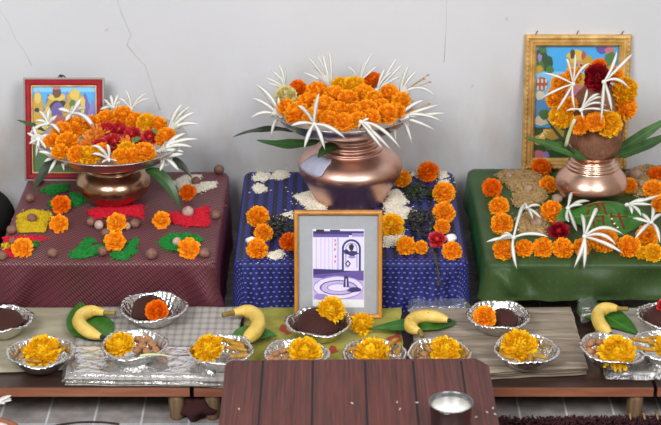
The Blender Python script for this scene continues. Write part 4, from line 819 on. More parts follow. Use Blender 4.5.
for i, (x, yk, rx, ry, n_) in enumerate([(543, 56, 6, 8, 'grn'), (549, 64, 6, 8, 'grn'), (541, 67, 4.5, 7, 'grn2'), (544, 50, 4, 3.5, 'grn2'), (541, 58, 2.4, 4, 'violet2'), (552, 70, 4, 4, 'grn2'), (540.5, 70, 4, 4, 'gold'), (604, 50, 6, 4.5, 'violet'), (611, 52, 5, 5, 'pink'), (613, 62, 7, 9, 'grn2'), (580, 63, 12, 9, 'gold'), (578, 57, 9, 6.5, 'gold2'), (588, 62, 6, 7, 'gold'), (574, 55, 2.5, 5, 'brown'), (585, 56, 2.2, 4.5, 'brick'), (580, 66, 6, 5, 'skin'), (578, 65.5, 1.3, 1, 'black'), (583, 65.5, 1.3, 1, 'black'), (580.5, 69, 2.2, .8, 'darkred'), (580, 84, 15, 13, 'gold'), (580, 100, 17, 14, 'pink'), (544, 84, 5.8, 7, 'brick'), (542, 96, 4.5, 4.5, 'cream'), (545, 121, 8, 5, 'cream'), (547, 115, 6, 5, 'grn2'), (556, 134, 12, 6, 'gold'), (543, 140, 7, 5, 'gold2'), (560, 147, 13, 5, 'grn2'), (543, 155, 5.5, 4.5, 'pink'), (550, 156, 3.5, 3.5, 'violet2'), (561, 156, 6, 3, 'grn'), (612, 110, 9, 16, 'grn'), (610, 140, 11, 12, 'grn2')]): pc.blob(mb, x, yk, rx, ry, I[n_], 3 + i * .25, .2, 16, i + 40)
for k, (x0_, y0_, x1_, y1_) in enumerate([(539, 79, 541, 83), (543, 79, 545, 83), (547, 79, 549, 83), (539, 86, 541, 90), (543, 86, 545, 90), (547, 86, 549, 90)]): pc.rect(mb, x0_, y0_, x1_, y1_, I['cream'], 13)
mb.build('print', PM, pc.root, smooth=False)
mb = MB(); mb.box(-W / 2 + .0275, W / 2 - .0275, .0072, .009, .0275, H - .0275); mb.build('glass_pane', [M['glass']], pc.root, smooth=False)
for x in (537, 578, 623):
    mb = MB(); lx = pc.xy(x, 40)[0]; mb.tube([Vector((lx - .003, .008, H - .002)), Vector((lx, .008, H + .005)), Vector((lx + .002, .008, H + .009))], .0009, 5); mb.build('nail', [M['dark']], pc.root)
# the framed photograph in front
pc = Picture('framed_photo', 'wooden framed purple toned photo standing in front of the blue cloth', 'picture', 294, 382.5, 211, 318.5, .1028, R(13)); W, H = pc.W, pc.H; zz = .0
mb = MB(); ring(mb, W, H, [(0, .014), (0, .0), (.001, -.003), (.004, -.004), (.007, -.0025), (.0085, .0), (.0085, .014)]); mb.build('frame', [M['woodframe']], pc.root, smooth=False)
mb = MB(); mb.box(-W / 2 + .008, W / 2 - .008, .0065, .0075, .008, H - .008); mb.build('mount', [M['mat']], pc.root, smooth=False)
mb = MB(); mb.box(-W / 2 + .003, W / 2 - .003, .0078, .0135, .003, H - .003); mb.build('backing', [M['dark']], pc.root, smooth=False)
pc.yp = .0062; mb = MB(); pc.rect(mb, 312.5, 229.5, 364.5, 308, I['white'], 0); pc.rect(mb, 313, 230, 364, 300, I['lilac2'], .4); pc.rect(mb, 313, 231.5, 364, 235.5, I['indigo'], .8)
pc.rect(mb, 313, 234.5, 349, 237.5, I['violet'], 1); pc.rect(mb, 316, 229.8, 324, 233, I['black'], 1.2); pc.rect(mb, 352, 233.5, 364, 237, I['violet2'], 1.2); pc.rect(mb, 330, 230, 340, 232.6, I['indigo'], 1.2)
for x in (316, 320.5, 324.5, 328.5, 332): pc.rect(mb, x, 238, x + .7, 270, I['lilac'], .8)
pc.rect(mb, 337, 238, 339, 270, I['lilac'], .8); pc.poly(mb, [(313, 278), (364, 281), (364, 271), (340, 270), (313, 269)], I['violet'], 1); pc.poly(mb, [(313, 275), (350, 272), (350, 270), (313, 269.5)], I['indigo'], 1.3); pc.rect(mb, 313, 277, 364, 300, I['lilac'], .9)
for rx, ry, n_, L in ((26, 12, 'violet2', 1.2), (24.5, 10.8, 'lilac2', 1.5), (19, 7.6, 'violet', 1.8), (17.5, 6.6, 'lilac', 2.1), (12, 4.2, 'violet2', 2.4), (10.5, 3.4, 'lilac2', 2.7)): pc.blob(mb, 338.6, 288, min(rx, 25.2), ry, I[n_], L, .02, 40, int(rx))
pc.blob(mb, 354, 290, 8, 2.6, I['indigo'], 2.3, .1, 18, 4); pc.blob(mb, 321, 297, 8, 3, I['violet2'], 2.2, .15, 16, 8)
def arch(x0, x1, yt, yb, mi, L):
    cx, r_ = (x0 + x1) / 2, (x1 - x0) / 2; pc.poly(mb, [(x0, yb), (x1, yb)] + [(cx + r_ * math.cos(a), yt + r_ - r_ * math.sin(a)) for a in [math.pi * i / 16 for i in range(17)]], mi, L)
arch(342, 361, 239.5, 271, I['indigo'], 3); arch(344, 359, 241.5, 271, I['lilac2'], 3.3); arch(345.5, 357.5, 243, 268, I['violet2'], 3.6); arch(346.4, 356.6, 244, 268, I['lilac2'], 3.9)
pc.blob(mb, 351.5, 247.5, 2.6, 3.4, I['black'], 4.2, .1, 14, 1); pc.blob(mb, 352, 253.5, 6.5, 2.6, I['indigo'], 4.4, .25, 16, 2); pc.blob(mb, 346.5, 251.5, 2.6, 2, I['indigo'], 4.4, .3, 12, 3); pc.blob(mb, 352, 257.4, 3.6, 1.3, I['violet2'], 4.6, .2, 12, 5)
pc.poly(mb, [(348, 268), (351, 264), (348, 260), (345, 264)], I['indigo'], 4.2); pc.poly(mb, [(348, 266), (349.6, 264), (348, 262), (346.5, 264)], I['lilac2'], 4.5)
pc.poly(mb, [(343.4, 287.5), (349, 287.5), (348.2, 276), (344.4, 276)], I['indigo'], 4.2); pc.rect(mb, 345.8, 279, 346.8, 287, I['lilac2'], 4.5); pc.blob(mb, 346.2, 275, 4.6, 1.5, I['violet'], 4.4, .1, 14, 2)
for (x, yk) in ((335, 241), (335.4, 245), (334.8, 250), (335.3, 257), (335, 262)): pc.poly(mb, [(x - .7, yk + 1.2), (x + .2, yk + 1.2), (x + 1, yk - .9), (x + .1, yk - .9)], I['red'], 2); pc.rect(mb, x - .9, yk - 1.2, x + 1.1, yk - .6, I['red'], 2.1)
mb.build('print', PM, pc.root, smooth=False)
mb = MB(); mb.box(-W / 2 + .0085, W / 2 - .0085, .001, .0026, .0085, H - .0085); mb.build('glass_pane', [M['glass']], pc.root, smooth=False)
# ================================================================== things on the maroon cloth
G = 'rice heaps on the maroon cloth'
for i, (polys, mat, label) in enumerate([
    ([[(17, 216), (32, 210), (52, 213), (46, 233), (17, 233)]], 'riceyellow', 'heap of yellow rice at the left edge of the maroon cloth'),
    ([[(3, 238), (30, 236.5), (50, 238.5), (33, 244), (4, 245)], [(4, 250), (15, 248), (16, 258), (3, 258)]], 'ricered', 'streak of red rice in the front left corner of the maroon cloth'),
    ([[(3, 244), (12, 243), (10, 249), (2, 250)]], 'riceyellow', 'small heap of yellow rice in the front left corner of the maroon cloth'),
    ([[(29, 243), (39, 242), (38, 247), (30, 248)]], 'ricegreen', 'small heap of green rice in the front left corner of the maroon cloth'),
    ([[(40, 190), (52, 185), (69, 185), (69, 192), (48, 196)], [(69, 193), (84, 195), (86, 204), (72, 208)], [(49, 201), (54, 199), (54, 209), (48, 208)]], 'ricegreen', 'heap of green rice left of the squat pot, behind the marigold'),
    ([[(87, 212), (100, 207), (143, 205), (144, 219), (128, 216), (94, 220)]], 'ricered', 'heap of red rice in front of the squat pot'),
    ([[(68, 256), (78, 247), (87, 237), (97, 242), (85, 250), (106, 243), (106, 252), (85, 259), (70, 259)], [(111, 253), (125, 251), (125, 245), (138, 237), (137, 253), (125, 261), (111, 259)]], 'ricegreen', 'green rice laid in a bent band at the front middle of the maroon cloth'),
    ([[(168, 213), (184, 213), (209, 206), (210, 227), (187, 227), (170, 223)]], 'ricered', 'bow shaped heap of red rice at the right of the maroon cloth'),
    ([[(159, 242), (169, 234), (191, 234), (204, 240), (194, 247), (182, 254), (164, 250)]], 'ricegreen', 'heap of green rice at the front right of the maroon cloth'),
    ([[(172, 183), (184, 176), (203, 176), (195, 184), (217, 182), (216, 188), (199, 193), (180, 191)]], 'rice', 'heap of white rice at the back right of the maroon cloth')]):
    heap(polys, ZT + .0004, M[mat], label, h=.006, group=G, seed=i)
G = 'marigolds on the maroon cloth'
for a in [(61, 205, 10, 'deep', 'dark orange marigold on green rice, left of the squat pot'), (59, 224, 9.5, 'orange', 'orange marigold right of the large yellow rice heap'), (22.5, 248, 10, 'orange', 'orange marigold in the front left corner of the maroon cloth'), (116.5, 223, 10, 'orange', 'orange marigold in front of the squat pot, the rear of two'),
          (115, 241.5, 10.5, 'orange', 'orange marigold in front of the squat pot, the nearer of two'), (161.5, 220.5, 9, 'orange', 'orange marigold left of the bow shaped red rice'), (188, 193, 8.5, 'deep', 'dark orange marigold on the white rice, maroon cloth'), (189, 249, 11, 'orange', 'orange marigold on green rice at the front right, maroon cloth')]:
    flower_on(a[0], a[1], a[2], ZT, a[4], 'open', a[3], G, .75, 1.1)
G = 'nuts on the maroon cloth'
for a in [(30, 198, 4.5, 'nut', 'brown nut between the dark hanging leaf and yellow rice'), (32, 218, 5, 'nut', 'brown nut sitting on the large yellow rice heap'), (11.5, 230, 5, 'nut', 'brown nut at the left edge, behind the red rice streak'), (2, 256, 5, 'nut', 'brown nut at the very front left corner, cut by the photo edge'), (13, 241.5, 4, 'nut', 'small brown nut on the red rice streak'),
          (52.5, 253, 5, 'nut', 'brown nut standing alone near the front edge, left of green rice'), (91, 222, 5, 'nut', 'brown nut leftmost of the cluster before the squat pot'), (99, 225, 5, 'nutpale', 'pale nut second from left in the cluster before the squat pot'), (105.5, 233, 4.5, 'nut', 'brown nut behind the nearer marigold before the squat pot'), (102.5, 251, 5, 'nut', 'brown nut on the bent green rice band, left of marigold'),
          (135, 223.5, 5, 'nut', 'brown nut right of the marigolds before the squat pot'), (127, 226, 4, 'nutpale', 'pale nut between marigold and brown nut before the squat pot'), (151.5, 254, 6, 'nut', 'large brown nut alone at the front, between the two green heaps'), (188, 211.5, 5.5, 'nutpale', 'pale nut on the bow shaped red rice'), (177, 241.5, 4.5, 'nutpale', 'pale nut on the front right green rice'),
          (216, 215, 5, 'nut', 'brown nut right of the bow shaped red rice'), (204.5, 253, 5.5, 'nut', 'brown nut beside the marigold in the front right of maroon cloth'), (219, 169.5, 5, 'nut', 'pointed brown nut at the back right corner of the maroon cloth'), (196, 181, 4.5, 'nut', 'dark brown nut on the white rice, maroon cloth'), (38, 181, 4.5, 'nut', 'brown nut below the red frame at the left')]:
    nut(a[0], a[1], a[2], ZT + (.004 if 'rice' in a[4] and 'on ' in a[4] else 0), a[4], a[3], G)
# ================================================================== things on the blue cloth
G = 'rice heaps on the blue cloth'
for i, (polys, label, h) in enumerate([([[(252, 178), (258, 173), (270, 174), (272, 179), (262, 182), (254, 181)]], 'small white rice heap at the back left of the blue cloth, left one', .005), ([[(271, 176), (277, 171), (288, 172), (290, 177), (281, 180), (273, 179)]], 'small white rice heap at the back left of the blue cloth, right one', .005),
    ([[(251, 189), (257, 184), (266, 186), (266, 191), (258, 194)]], 'small white rice heap at the back left of the blue cloth, front one', .005), ([[(293, 197), (308, 192), (318, 194), (328, 206), (326, 212), (308, 211)]], 'white rice heap left of the middle copper pot base', .008),
    ([[(384, 205), (387, 194), (398, 190), (409, 203), (402, 208), (417, 211), (404, 222), (385, 218)]], 'white rice heap right of the middle copper pot base', .011), ([[(383, 236), (404, 230), (400, 247), (384, 248)]], 'white rice heap under the yellow marigold beside the framed photo', .007),
    ([[(266, 254), (282, 250.5), (286, 255), (279, 259.5), (268, 259)]], 'white rice heap at the front edge left of the framed photo', .006), ([[(276, 217), (293, 211.5), (294, 219), (280, 221)]], 'white rice strip behind the dried leaves, left of the framed photo', .006),
    ([[(408, 176), (418, 169), (424, 172), (418, 179)], [(436, 172), (446, 172), (449, 178), (440, 180)], [(438, 182), (448, 180), (450, 186), (442, 188)]], 'white rice scattered around the rearmost marigold, blue cloth', .006)]):
    heap(polys, ZT + .0004, M['rice'], label, h=h, group=G, seed=30 + i, stray=.14)
G = 'marigolds on the blue cloth'
for a in [(258, 217, 10.5, 'orange', 'orange marigold rearmost of three at the left of the blue cloth'), (263.5, 233, 9, 'orange', 'orange marigold middle of three at the left of the blue cloth'), (257, 249, 10.5, 'orange', 'orange marigold nearest of three at the left of the blue cloth'), (289, 242, 9.5, 'deep', 'dark orange marigold half hidden behind the left side of framed photo'),
          (428, 172, 10.5, 'deep', 'dark orange marigold at the back right of the blue cloth'), (402, 179, 9, 'amber', 'amber marigold half hidden right of the middle pot'), (444, 193, 11, 'orange', 'orange marigold on the right of blue cloth, second from back'), (444, 213, 10.5, 'orange', 'orange marigold on the right of blue cloth, third from back'),
          (442, 227, 7.5, 'orange', 'small orange marigold just above the red rose, blue cloth'), (391, 226, 12.5, 'yellow', 'yellow marigold right of the framed photo on white rice'), (406, 246, 9.5, 'amber', 'amber marigold at the front edge right of framed photo'), (421, 247.5, 7, 'amber', 'small amber marigold left of the red rose, blue cloth'), (452, 251, 9.5, 'orange', 'orange marigold at the front right corner of the blue cloth')]:
    flower_on(a[0], a[1], a[2], ZT, a[4], 'marigold', a[3], G, .75, .9)
flower_on(437, 239, 10, ZT, 'dark red rose at the front right of the blue cloth', 'rose', 'red', None, .7, .9)
lumpy(251, 241, 5.5, ZT, 'white sugar lump left of the three marigolds, blue cloth', 'sugar', 'sugar_lump', 'lump'); lumpy(451, 238.5, 5.5, ZT, 'white sugar lump right of the red rose, blue cloth', 'sugar', 'sugar_lump', 'lump')
dried_sprig(280, 230, 13, 12, ZT, 150, 'dark dried leaf sprig left of the framed photo', 'tulsi', .03, 3); dried_sprig(420, 226, 15, 14, ZT, 190, 'dark dried leaf sprig right of the framed photo', 'tulsi', .036, 4); dried_sprig(416, 195, 14, 9, ZT, 120, 'green grey leaf sprig at the right of the middle pot', 'sprig', .024, 5)
dried_sprig(434, 196, 9, 8, ZT, 60, 'small green grey sprig between the marigolds, blue cloth', 'sprig', .02, 6)
mb = MB(); a_, b_ = P(431, 247, ZT + .014), Q(440, 286, -.29); pts = bez(a_, Q(437, 258, -.287), b_, 12); O = pts[0].copy(); mb.tube([p - O for p in pts], .0017, 6)
for k in range(26):
    p = pts[rnd.randrange(2, 13)] - O; d = Vector((rnd.uniform(-1, 1), rnd.uniform(-.7, .0), rnd.uniform(-.8, .3))).normalized() * .008; mb.tube([p, p + d * .6, p + d], [.0008, .0018, .0004], 5)
tag(mb.build('dried_stalk', [M['tulsi']], None, O), 'dried leafy stalk hanging over the front of the blue cloth', 'stalk')
# ================================================================== things on the green cloth
G = 'wheat heaps on the green cloth'
heap([[(494, 176), (505, 173), (521, 173), (541, 174), (548, 186), (548, 199), (527, 213), (512, 206), (513, 192)]], ZT + .0004, M['wheat'], 'large heap of wheat grain at the back left of the green cloth', 'wheat_heap', h=.014, gl=.0058, gw=.003, group=G, seed=51)
heap([[(514, 220), (528, 213), (547, 211), (548, 236), (520, 236)]], ZT + .0004, M['wheat'], 'smaller heap of wheat grain behind the front marigold row', 'wheat_heap', h=.012, gl=.0058, gw=.003, group=G, seed=52)
heap([[(622, 176), (640, 168), (668, 168), (672, 194), (636, 198), (628, 190)]], ZT + .0004, M['wheat'], 'heap of wheat grain right of the shiny copper pot', 'wheat_heap', h=.014, gl=.0058, gw=.003, group=G, seed=53)
for a in [(527, 189, 5, 'tan lump on the large wheat heap'), (537, 222, 6, 'tan lump on the smaller wheat heap'), (557, 199, 5.5, 'tan lump behind the betel leaf, left of the pot base'), (635, 174, 7, 'large tan lump on the wheat right of the pot'), (643, 185, 5, 'small tan lump on the wheat right of the pot'), (509, 176, 4.5, 'tan lump at the back edge of the large wheat heap')]:
    lumpy(a[0], a[1], a[2], ZT + .008, a[3], 'lump', 'tan_lump', 'lump', .9)
G = 'marigolds on the green cloth'
for a in [(492, 188, 9.5, 'deep', 'dark orange marigold rearmost at the left edge of the green cloth'), (499, 206.5, 10, 'orange', 'orange marigold second from back at the left edge, green cloth'), (502, 224, 11, 'orange', 'orange marigold third from back at the left edge, green cloth'), (503.5, 250, 10.5, 'orange', 'orange marigold leftmost in the front row, under the left lily'),
          (524, 248.5, 9, 'orange', 'orange marigold second from left in the front row, green cloth'), (543, 248, 10, 'orange', 'orange marigold third from left in the front row, green cloth'), (563, 248.5, 10.5, 'orange', 'orange marigold in the front row below the red rose'), (552, 212, 11.5, 'orange', 'orange marigold left of the big betel leaf, green cloth'),
          (541, 168, 9.5, 'deep', 'dark orange marigold in front of the gilt frame bottom edge'), (548, 185, 9, 'orange', 'orange marigold touching the left of the shiny pot'), (582, 247, 9, 'orange', 'orange marigold behind the petals of the front middle lily'), (604, 240, 13, 'orange', 'largest orange marigold, at the front of the betel leaf'),
          (629, 247, 11, 'orange', 'orange marigold in the front row right of the betel leaf'), (647.5, 236, 11, 'orange', 'orange marigold beneath the right hand lily, green cloth'), (653, 253, 9.5, 'yellow', 'yellow marigold at the front right of the green cloth'), (642, 253, 7, 'yellow', 'small yellow marigold at the front right of the green cloth'),
          (629, 186, 8.5, 'orange', 'orange marigold touching the right of the shiny pot'), (657, 176, 9.5, 'deep', 'dark orange marigold rearmost at the right photo edge'), (653, 189.5, 10, 'orange', 'orange marigold second from back at the right photo edge'), (661, 204, 9.5, 'orange', 'orange marigold half cut by the right photo edge')]:
    flower_on(a[0], a[1], a[2], ZT, a[4], 'marigold', a[3], G, .75, .9)
flower_on(559, 231, 12, ZT, 'dark red rose left of the betel leaf, green cloth', 'rose', 'maroonfl', None, .8, .9)
# betel leaf with kumkum writing
def signleaf():
    c = P(601, 216, ZT + .026); root = thing('betel_leaf', 'large green betel leaf with red writing in front of the shiny pot', 'leaf', c, None, (R(24), 0, 0)); a = Vector((.085, .006, 0)); N = 26; mb = MB(); vs = []; fs = []; uv = []
    def hw(q): return .05 * max(.02, (min(1, q / .25) ** .55) * (1 - max(0, (q - .35) / .65) ** 1.8))
    def zz(x, y_): return .003 * math.cos(x * 50) - .35 * max(0, abs(y_) - .03)
    for sgn in (1, -1):
        for k in range(N + 1):
            q = k / N; x = .084 - q * .166
            for j in range(13):
                s = j / 6 - 1; y_ = s * hw(q); xx = x + (.02 * abs(s) ** 1.5 * (1 - q / .2) if q < .2 else 0); vs.append((xx, y_, zz(xx, y_) + .0005 * sgn)); uv.append((j / 12, q))
    n1 = (N + 1) * 13
    for s0 in (0, n1):
        for k in range(N):
            for j in range(12): i = s0 + k * 13 + j; f = (i, i + 1, i + 14, i + 13); fs.append(f[::-1] if s0 else f)
    mb.add(vs, fs); mb.uv = uv; mb.build('blade', [M['betel']], root)
    ink = MB(); m_ = mpp(c)
    def L(px, py): return Vector(((px - 601) * m_, (216 - py) * m_ / math.sin(R(23 + 24)), 0))
    for st in ([(588, 207), (597, 204.5), (606, 203.5)], [(603.5, 203), (605, 209), (606.5, 216)], [(597, 204.5), (601, 209), (598, 212)], [(590, 210), (587, 215)], [(583, 217), (581.5, 223), (582.5, 229), (585, 231)], [(588, 218), (604, 217)], [(592, 219), (593, 228)], [(602.5, 217.5), (602, 226)], [(596, 221), (600, 222)], [(612, 216.5), (628, 216)], [(619, 212.5), (620, 219), (622.5, 228)], [(611, 214), (611, 222), (614, 227)]):
        pts = []
        for p, q in zip(st, st[1:]):
            for k in range(6): t = k / 6; pts.append(L(p[0] + (q[0] - p[0]) * t, p[1] + (q[1] - p[1]) * t))
        pts.append(L(*st[-1])); pts = [p + Vector((0, 0, zz(p.x, p.y) + .0012)) for p in pts]; ink.tube(pts, .0021, 6, 0, .45)
    ink.build('red_writing', [M['redink']], root)
    wd = MB()
    for (x, yk) in ((611, 220), (613, 224.5), (616, 227.5)): p = L(x, yk); wd.ellipsoid((p.x, p.y, zz(p.x, p.y) + .002), .003, .0022, .0016, 8, 6)
    wd.build('rice_grains_stuck_on', [M['rice']], root)
signleaf()
leaf('betel_leaf', [P(574, 214, ZT + .02), P(566, 214, ZT + .026), P(556, 222, ZT + .012)], .02, M['betelpale'], 'smaller green leaf peeking out left of the written betel leaf', 'leaf', None, Vector((0, -.5, .85)), 'heart')
# spider lilies on the green cloth
G = 'spider lilies on the green cloth'
def lilyt(bp, z, tips, label, **kw):
    b = P(bp[0], bp[1], z); tt = []
    for t in tips: v = P(t[0], t[1], z + (t[2] if len(t) > 2 else -.004)); v = v if len(t) < 5 else Q(t[0], t[1], t[4]); tt.append((v, t[3]) if len(t) > 3 else v)
    return lily(b, tt, label, G, **kw)
lilyt((513.5, 237.5), ZT + .046, [(525, 204, -.006, .25), (486, 242, -.002, .15), (517, 269, 0, .3, -.287), (549, 237, 0, .15), (503, 233.5, .002, .5), (498, 240, .004, .3)], 'white lily leftmost on the green cloth, over the front row', w=.0042)
lilyt((527, 208), ZT + .036, [(541, 218, 0), (524, 203, .004), (541, 206, 0), (533, 219, -.002), (519, 214, 0)], 'white lily lying on the wheat, green cloth', w=.0036)
lilyt((568, 208), ZT + .04, [(590, 201, .004, .3), (572, 192, .006), (577, 231, 0, -.1), (569, 222, 0, -.1), (583, 205, .004, .3)], 'white lily left of the betel leaf, green cloth', w=.0042)
lilyt((584.5, 236.5), ZT + .054, [(596, 211, .006, .5), (624, 235, -.004, .35), (623, 253, -.016, .3), (574, 268, 0, .3, -.287), (584, 269, 0, .3, -.288), (581, 214, .004, .2), (616, 245, -.004, .35)], 'white lily at the front middle of the green cloth, hanging over', w=.0046)
lilyt((651, 223), ZT + .05, [(635, 239, -.006, .3), (652, 207, .004), (632, 218, 0, .2), (663, 214, .002), (660, 243, -.01, .3), (641, 213, .004)], 'white lily at the right, over the orange marigolds, green cloth', w=.0044)
lilyt((627, 205), ZT + .044, [(660, 195, .01, .15), (653, 205, 0, .15), (641, 216, 0, .2), (632, 214, 0), (648, 199, .006, .2)], 'white lily between the betel leaf and right edge marigolds', w=.0042)
# ================================================================== offerings on the platform
zb, zp, zo, zg, zw = .1045, .1145, .103, .1145, .1125
foil_bowl(2, 319, 31, 'foil bowl of dark jaggery cut by the left photo edge', zb, 0, 1); jaggery(1, 319, 25, 14, zb + .010, .022, 'dark jaggery lump in the bowl cut by the left photo edge', 1)
foil_bowl(41, 352, 34.5, 'foil bowl with shaggy yellow flower at the far left front', zb, 0, 2); flower_on(43, 352, 16.7, zb + .002, 'shaggy yellow flower in the far left front bowl', 'mum', 'chrome', None, .85, .55)
roots_in([(27, 355, 40, .045, .2), (60, 349, 70, .05, .2), (33, 361, -10, .04, .1), (57, 344, 130, .04, .3), (24, 350, 100, .035, .2)], zb + .024, 'tan dried root in the far left front bowl', 'dried roots in the far left front bowl')
foil_bowl(153, 307, 34.5, 'foil bowl with dark jaggery and deep orange marigold, on plaid cloth', zp, 0, 3); jaggery(149, 309, 21, 11, zp + .003, .028, 'dark jaggery lump behind the deep orange marigold, plaid cloth', 3)
p = P(157, 311, zp + .042); flower(p, 11 * mpp(p), 'deep orange marigold on the jaggery in the plaid cloth bowl', 'marigold', 'deep', ax=Vector((.1, -1, .5)))
foil_bowl(134, 345, 33.5, 'foil bowl of yellow flower and brown nuts on plaid cloth', zp, 0, 4); flower_on(120.5, 346, 14, zp + .004, 'shaggy yellow flower left of brown nuts, plaid cloth bowl', 'mum', 'chrome', None, .85, .5)
nuts_in([(139, 339), (148, 338), (142, 346), (152, 344), (137, 350), (147, 352), (156, 350), (143, 341)], zp + .018, 'brown nut in the bowl on the plaid cloth', 'brown nuts in the plaid cloth bowl', 5.5)
mb = MB(); a_, b_ = P(140, 356, zp + .037), P(172, 357, zp + .037); O = a_.copy(); d = b_ - a_; mb.tube(bez(Vector((0, 0, 0)), d * .5 + Vector((0, .002, .008)), d, 10), [.003 - .0002 * i for i in range(11)], 8); tag(mb.build('stalk', [M['lilystem']], None, O), 'pale green stalk across the rim of the nut bowl, plaid cloth', 'stalk')
foil_bowl(221, 350, 33.5, 'foil bowl of yellow flower and dried roots beside the bare stool', zp, 0, 5); flower_on(209, 349, 14.9, zp + .004, 'shaggy yellow flower in the bowl at the stool left corner', 'mum', 'chrome', None, .85, .5)
roots_in([(232, 343, 140, .05, .1), (236, 349, 160, .055, .1), (240, 356, 15, .05, .1), (225, 338, 150, .05, .15), (240, 344, 120, .04, .2)], zp + .03, 'tan dried root in the bowl at the stool left corner', 'dried roots in the stool left corner bowl')
foil_bowl(319, 322, 33.5, 'foil bowl of large dark jaggery before the framed photo', zo, 0, 6); jaggery(317.5, 326, 22, 12.5, zo + .006, .034, 'large dark jaggery dome before the framed photo', 6); p = P(331, 310, zo + .044); flower(p, 13 * mpp(p), 'shaggy yellow flower behind the jaggery dome', 'mum', 'chrome', ax=Vector((.1, -.8, .7)))
foil_bowl(296, 354, 33.5, 'foil bowl half hidden behind the stool, left of centre', zo, 0, 7); flower_on(305, 353, 14.9, zo + .006, 'shaggy yellow flower in the half hidden bowl left of centre', 'mum', 'chrome', None, .85, .5)
nuts_in([(276, 354), (283, 351), (270, 358), (285, 358), (277, 361)], zo + .026, 'brown nut in the half hidden bowl left of centre', 'brown nuts in the half hidden bowl', 5.5)
foil_bowl(374, 354, 32.5, 'foil bowl half hidden behind the middle of the stool', zo, 0, 8); flower_on(372, 354, 15.8, zo + .006, 'shaggy yellow flower in the bowl behind the stool middle', 'mum', 'chrome', None, .8, .4)
roots_in([(356, 348, 20, .045, .4), (393, 343, 60, .055, .35), (385, 352, 100, .045, .2), (366, 341, 140, .045, .3), (377, 341, 100, .04, .4), (399, 352, 80, .04, .3)], zo + .038, 'tan dried root in the bowl behind the stool middle', 'dried roots behind the stool middle')
foil_bowl(439, 353, 32.5, 'foil bowl of yellow flower right of the half hidden pair', zo + .0115, 0, 9); flower_on(445, 351, 14.4, zo + .012, 'shaggy yellow flower in the bowl near the third banana', 'mum', 'chrome', None, .85, .5)
nuts_in([(424, 354), (430, 349), (421, 360), (428, 361)], zo + .034, 'brown nut in the bowl near the third banana', 'brown nuts near the third banana', 5)
foil_bowl(498.5, 315, 32.5, 'foil bowl with orange marigold and small jaggery on grey cloth', zg, 0, 10); jaggery(504, 320, 14, 8, zg + .004, .022, 'small dark jaggery lump right of an orange marigold', 10); p = P(484.5, 317.5, zg + .028); flower(p, 11.5 * mpp(p), 'orange marigold in the grey cloth bowl beside jaggery', 'marigold', 'orange', ax=Vector((-.1, -.9, .6)))
foil_bowl(526, 349, 33.5, 'foil bowl of yellow flower and dried roots on grey cloth', zg, 0, 11); flower_on(519, 347, 16.7, zg + .004, 'shaggy yellow flower in the grey cloth bowl', 'mum', 'chrome', None, .9, .6)
roots_in([(502, 349, 80, .045, .3), (530, 357, 80, .04, .3), (539, 357, -20, .04, .1), (505, 356, -40, .045, .2), (535, 340, 60, .04, .3)], zg + .028, 'tan dried root in the grey cloth bowl', 'dried roots in the grey cloth bowl')
foil_bowl(610, 350, 33.5, 'foil bowl of nuts and yellow flower, tipped to the right', zw, R(6), 12); flower_on(617, 354, 16.7, zw + .008, 'shaggy yellow flower in the tipped bowl', 'mum', 'chrome', None, .9, .6)
nuts_in([(591, 343), (598, 350), (590, 351), (600, 342), (596, 357), (604, 347)], zw + .026, 'brown nut in the tipped bowl', 'brown nuts in the tipped bowl', 5.5)
foil_bowl(666, 345, 33.5, 'foil bowl of dried roots cut by the right photo edge', zw, 0, 13); flower_on(668, 349, 14.0, zw + .006, 'shaggy yellow flower cut by the right photo edge', 'mum', 'chrome', None, .85, .5)
roots_in([(643, 340, 160, .06, .1), (644, 348, 155, .06, .1), (655, 338, 10, .05, .2), (657, 344, 150, .05, .15)], zw + .036, 'tan dried root in the bowl cut by the right photo edge', 'dried roots at the right photo edge')
foil_bowl(669, 316, 32.5, 'rear foil bowl cut by the right photo edge, with jaggery', zw, 0, 14); jaggery(666, 320, 20, 11, zw + .006, .03, 'dark jaggery lump in the rear bowl at the right photo edge', 14); p = P(664, 306, zw + .04); flower(p, 9 * mpp(p), 'red rose in the rear bowl at the right photo edge', 'rose', 'red', ax=Vector((0, -.6, .8)))
p = P(362, 324, zo + .018); flower(p, 10.5 * mpp(p), 'loose yellow flower at the right foot of the framed photo', 'mum', 'chrome', ax=Vector((0, -.9, .7)))
# leaves and bananas
def blat(pts, w, z, label, **kw): return leaf('green_leaf', [P(x, y_, z + (.004 if i == 1 else .0015)) for i, (x, y_) in enumerate(pts)], w, M['betel'], label, 'leaf', 'leaves under the bananas', Vector((0, 0, 1)), 'heart', .05, **kw)
blat([(101, 338), (82, 321), (80, 302)], .047, zp + .001, 'dark green leaf under the leftmost banana'); blat([(238, 338), (256, 331), (277, 336)], .036, zp, 'dark green leaf under the banana left of the framed photo')
blat([(452, 322), (415, 324), (367, 329)], .034, zg + .002, 'dark green leaf under the banana right of the framed photo'); blat([(585, 305), (610, 318), (639, 335)], .042, zw + .001, 'dark green leaf under the rightmost banana')
def ban(spots, z, r_, label): banana_fruit([P(x, y_, z + r_ + dz) for x, y_, dz in spots], r_, label)
ban([(115, 313, .004), (106, 313, .002), (93, 311, 0), (82, 315, 0), (79, 322, 0), (84, 329, 0), (93, 334, 0), (104, 337.5, 0)], zp + .005, .0135, 'leftmost banana, curved like a letter C on a green leaf')
ban([(223, 315, .006), (232, 313, .004), (245, 311, .002), (255, 315, 0), (258.5, 323, 0), (255, 331, 0), (248, 338, 0), (244, 342, -.002)], zp + .003, .0150, 'spotted banana with dark stem left of the framed photo')
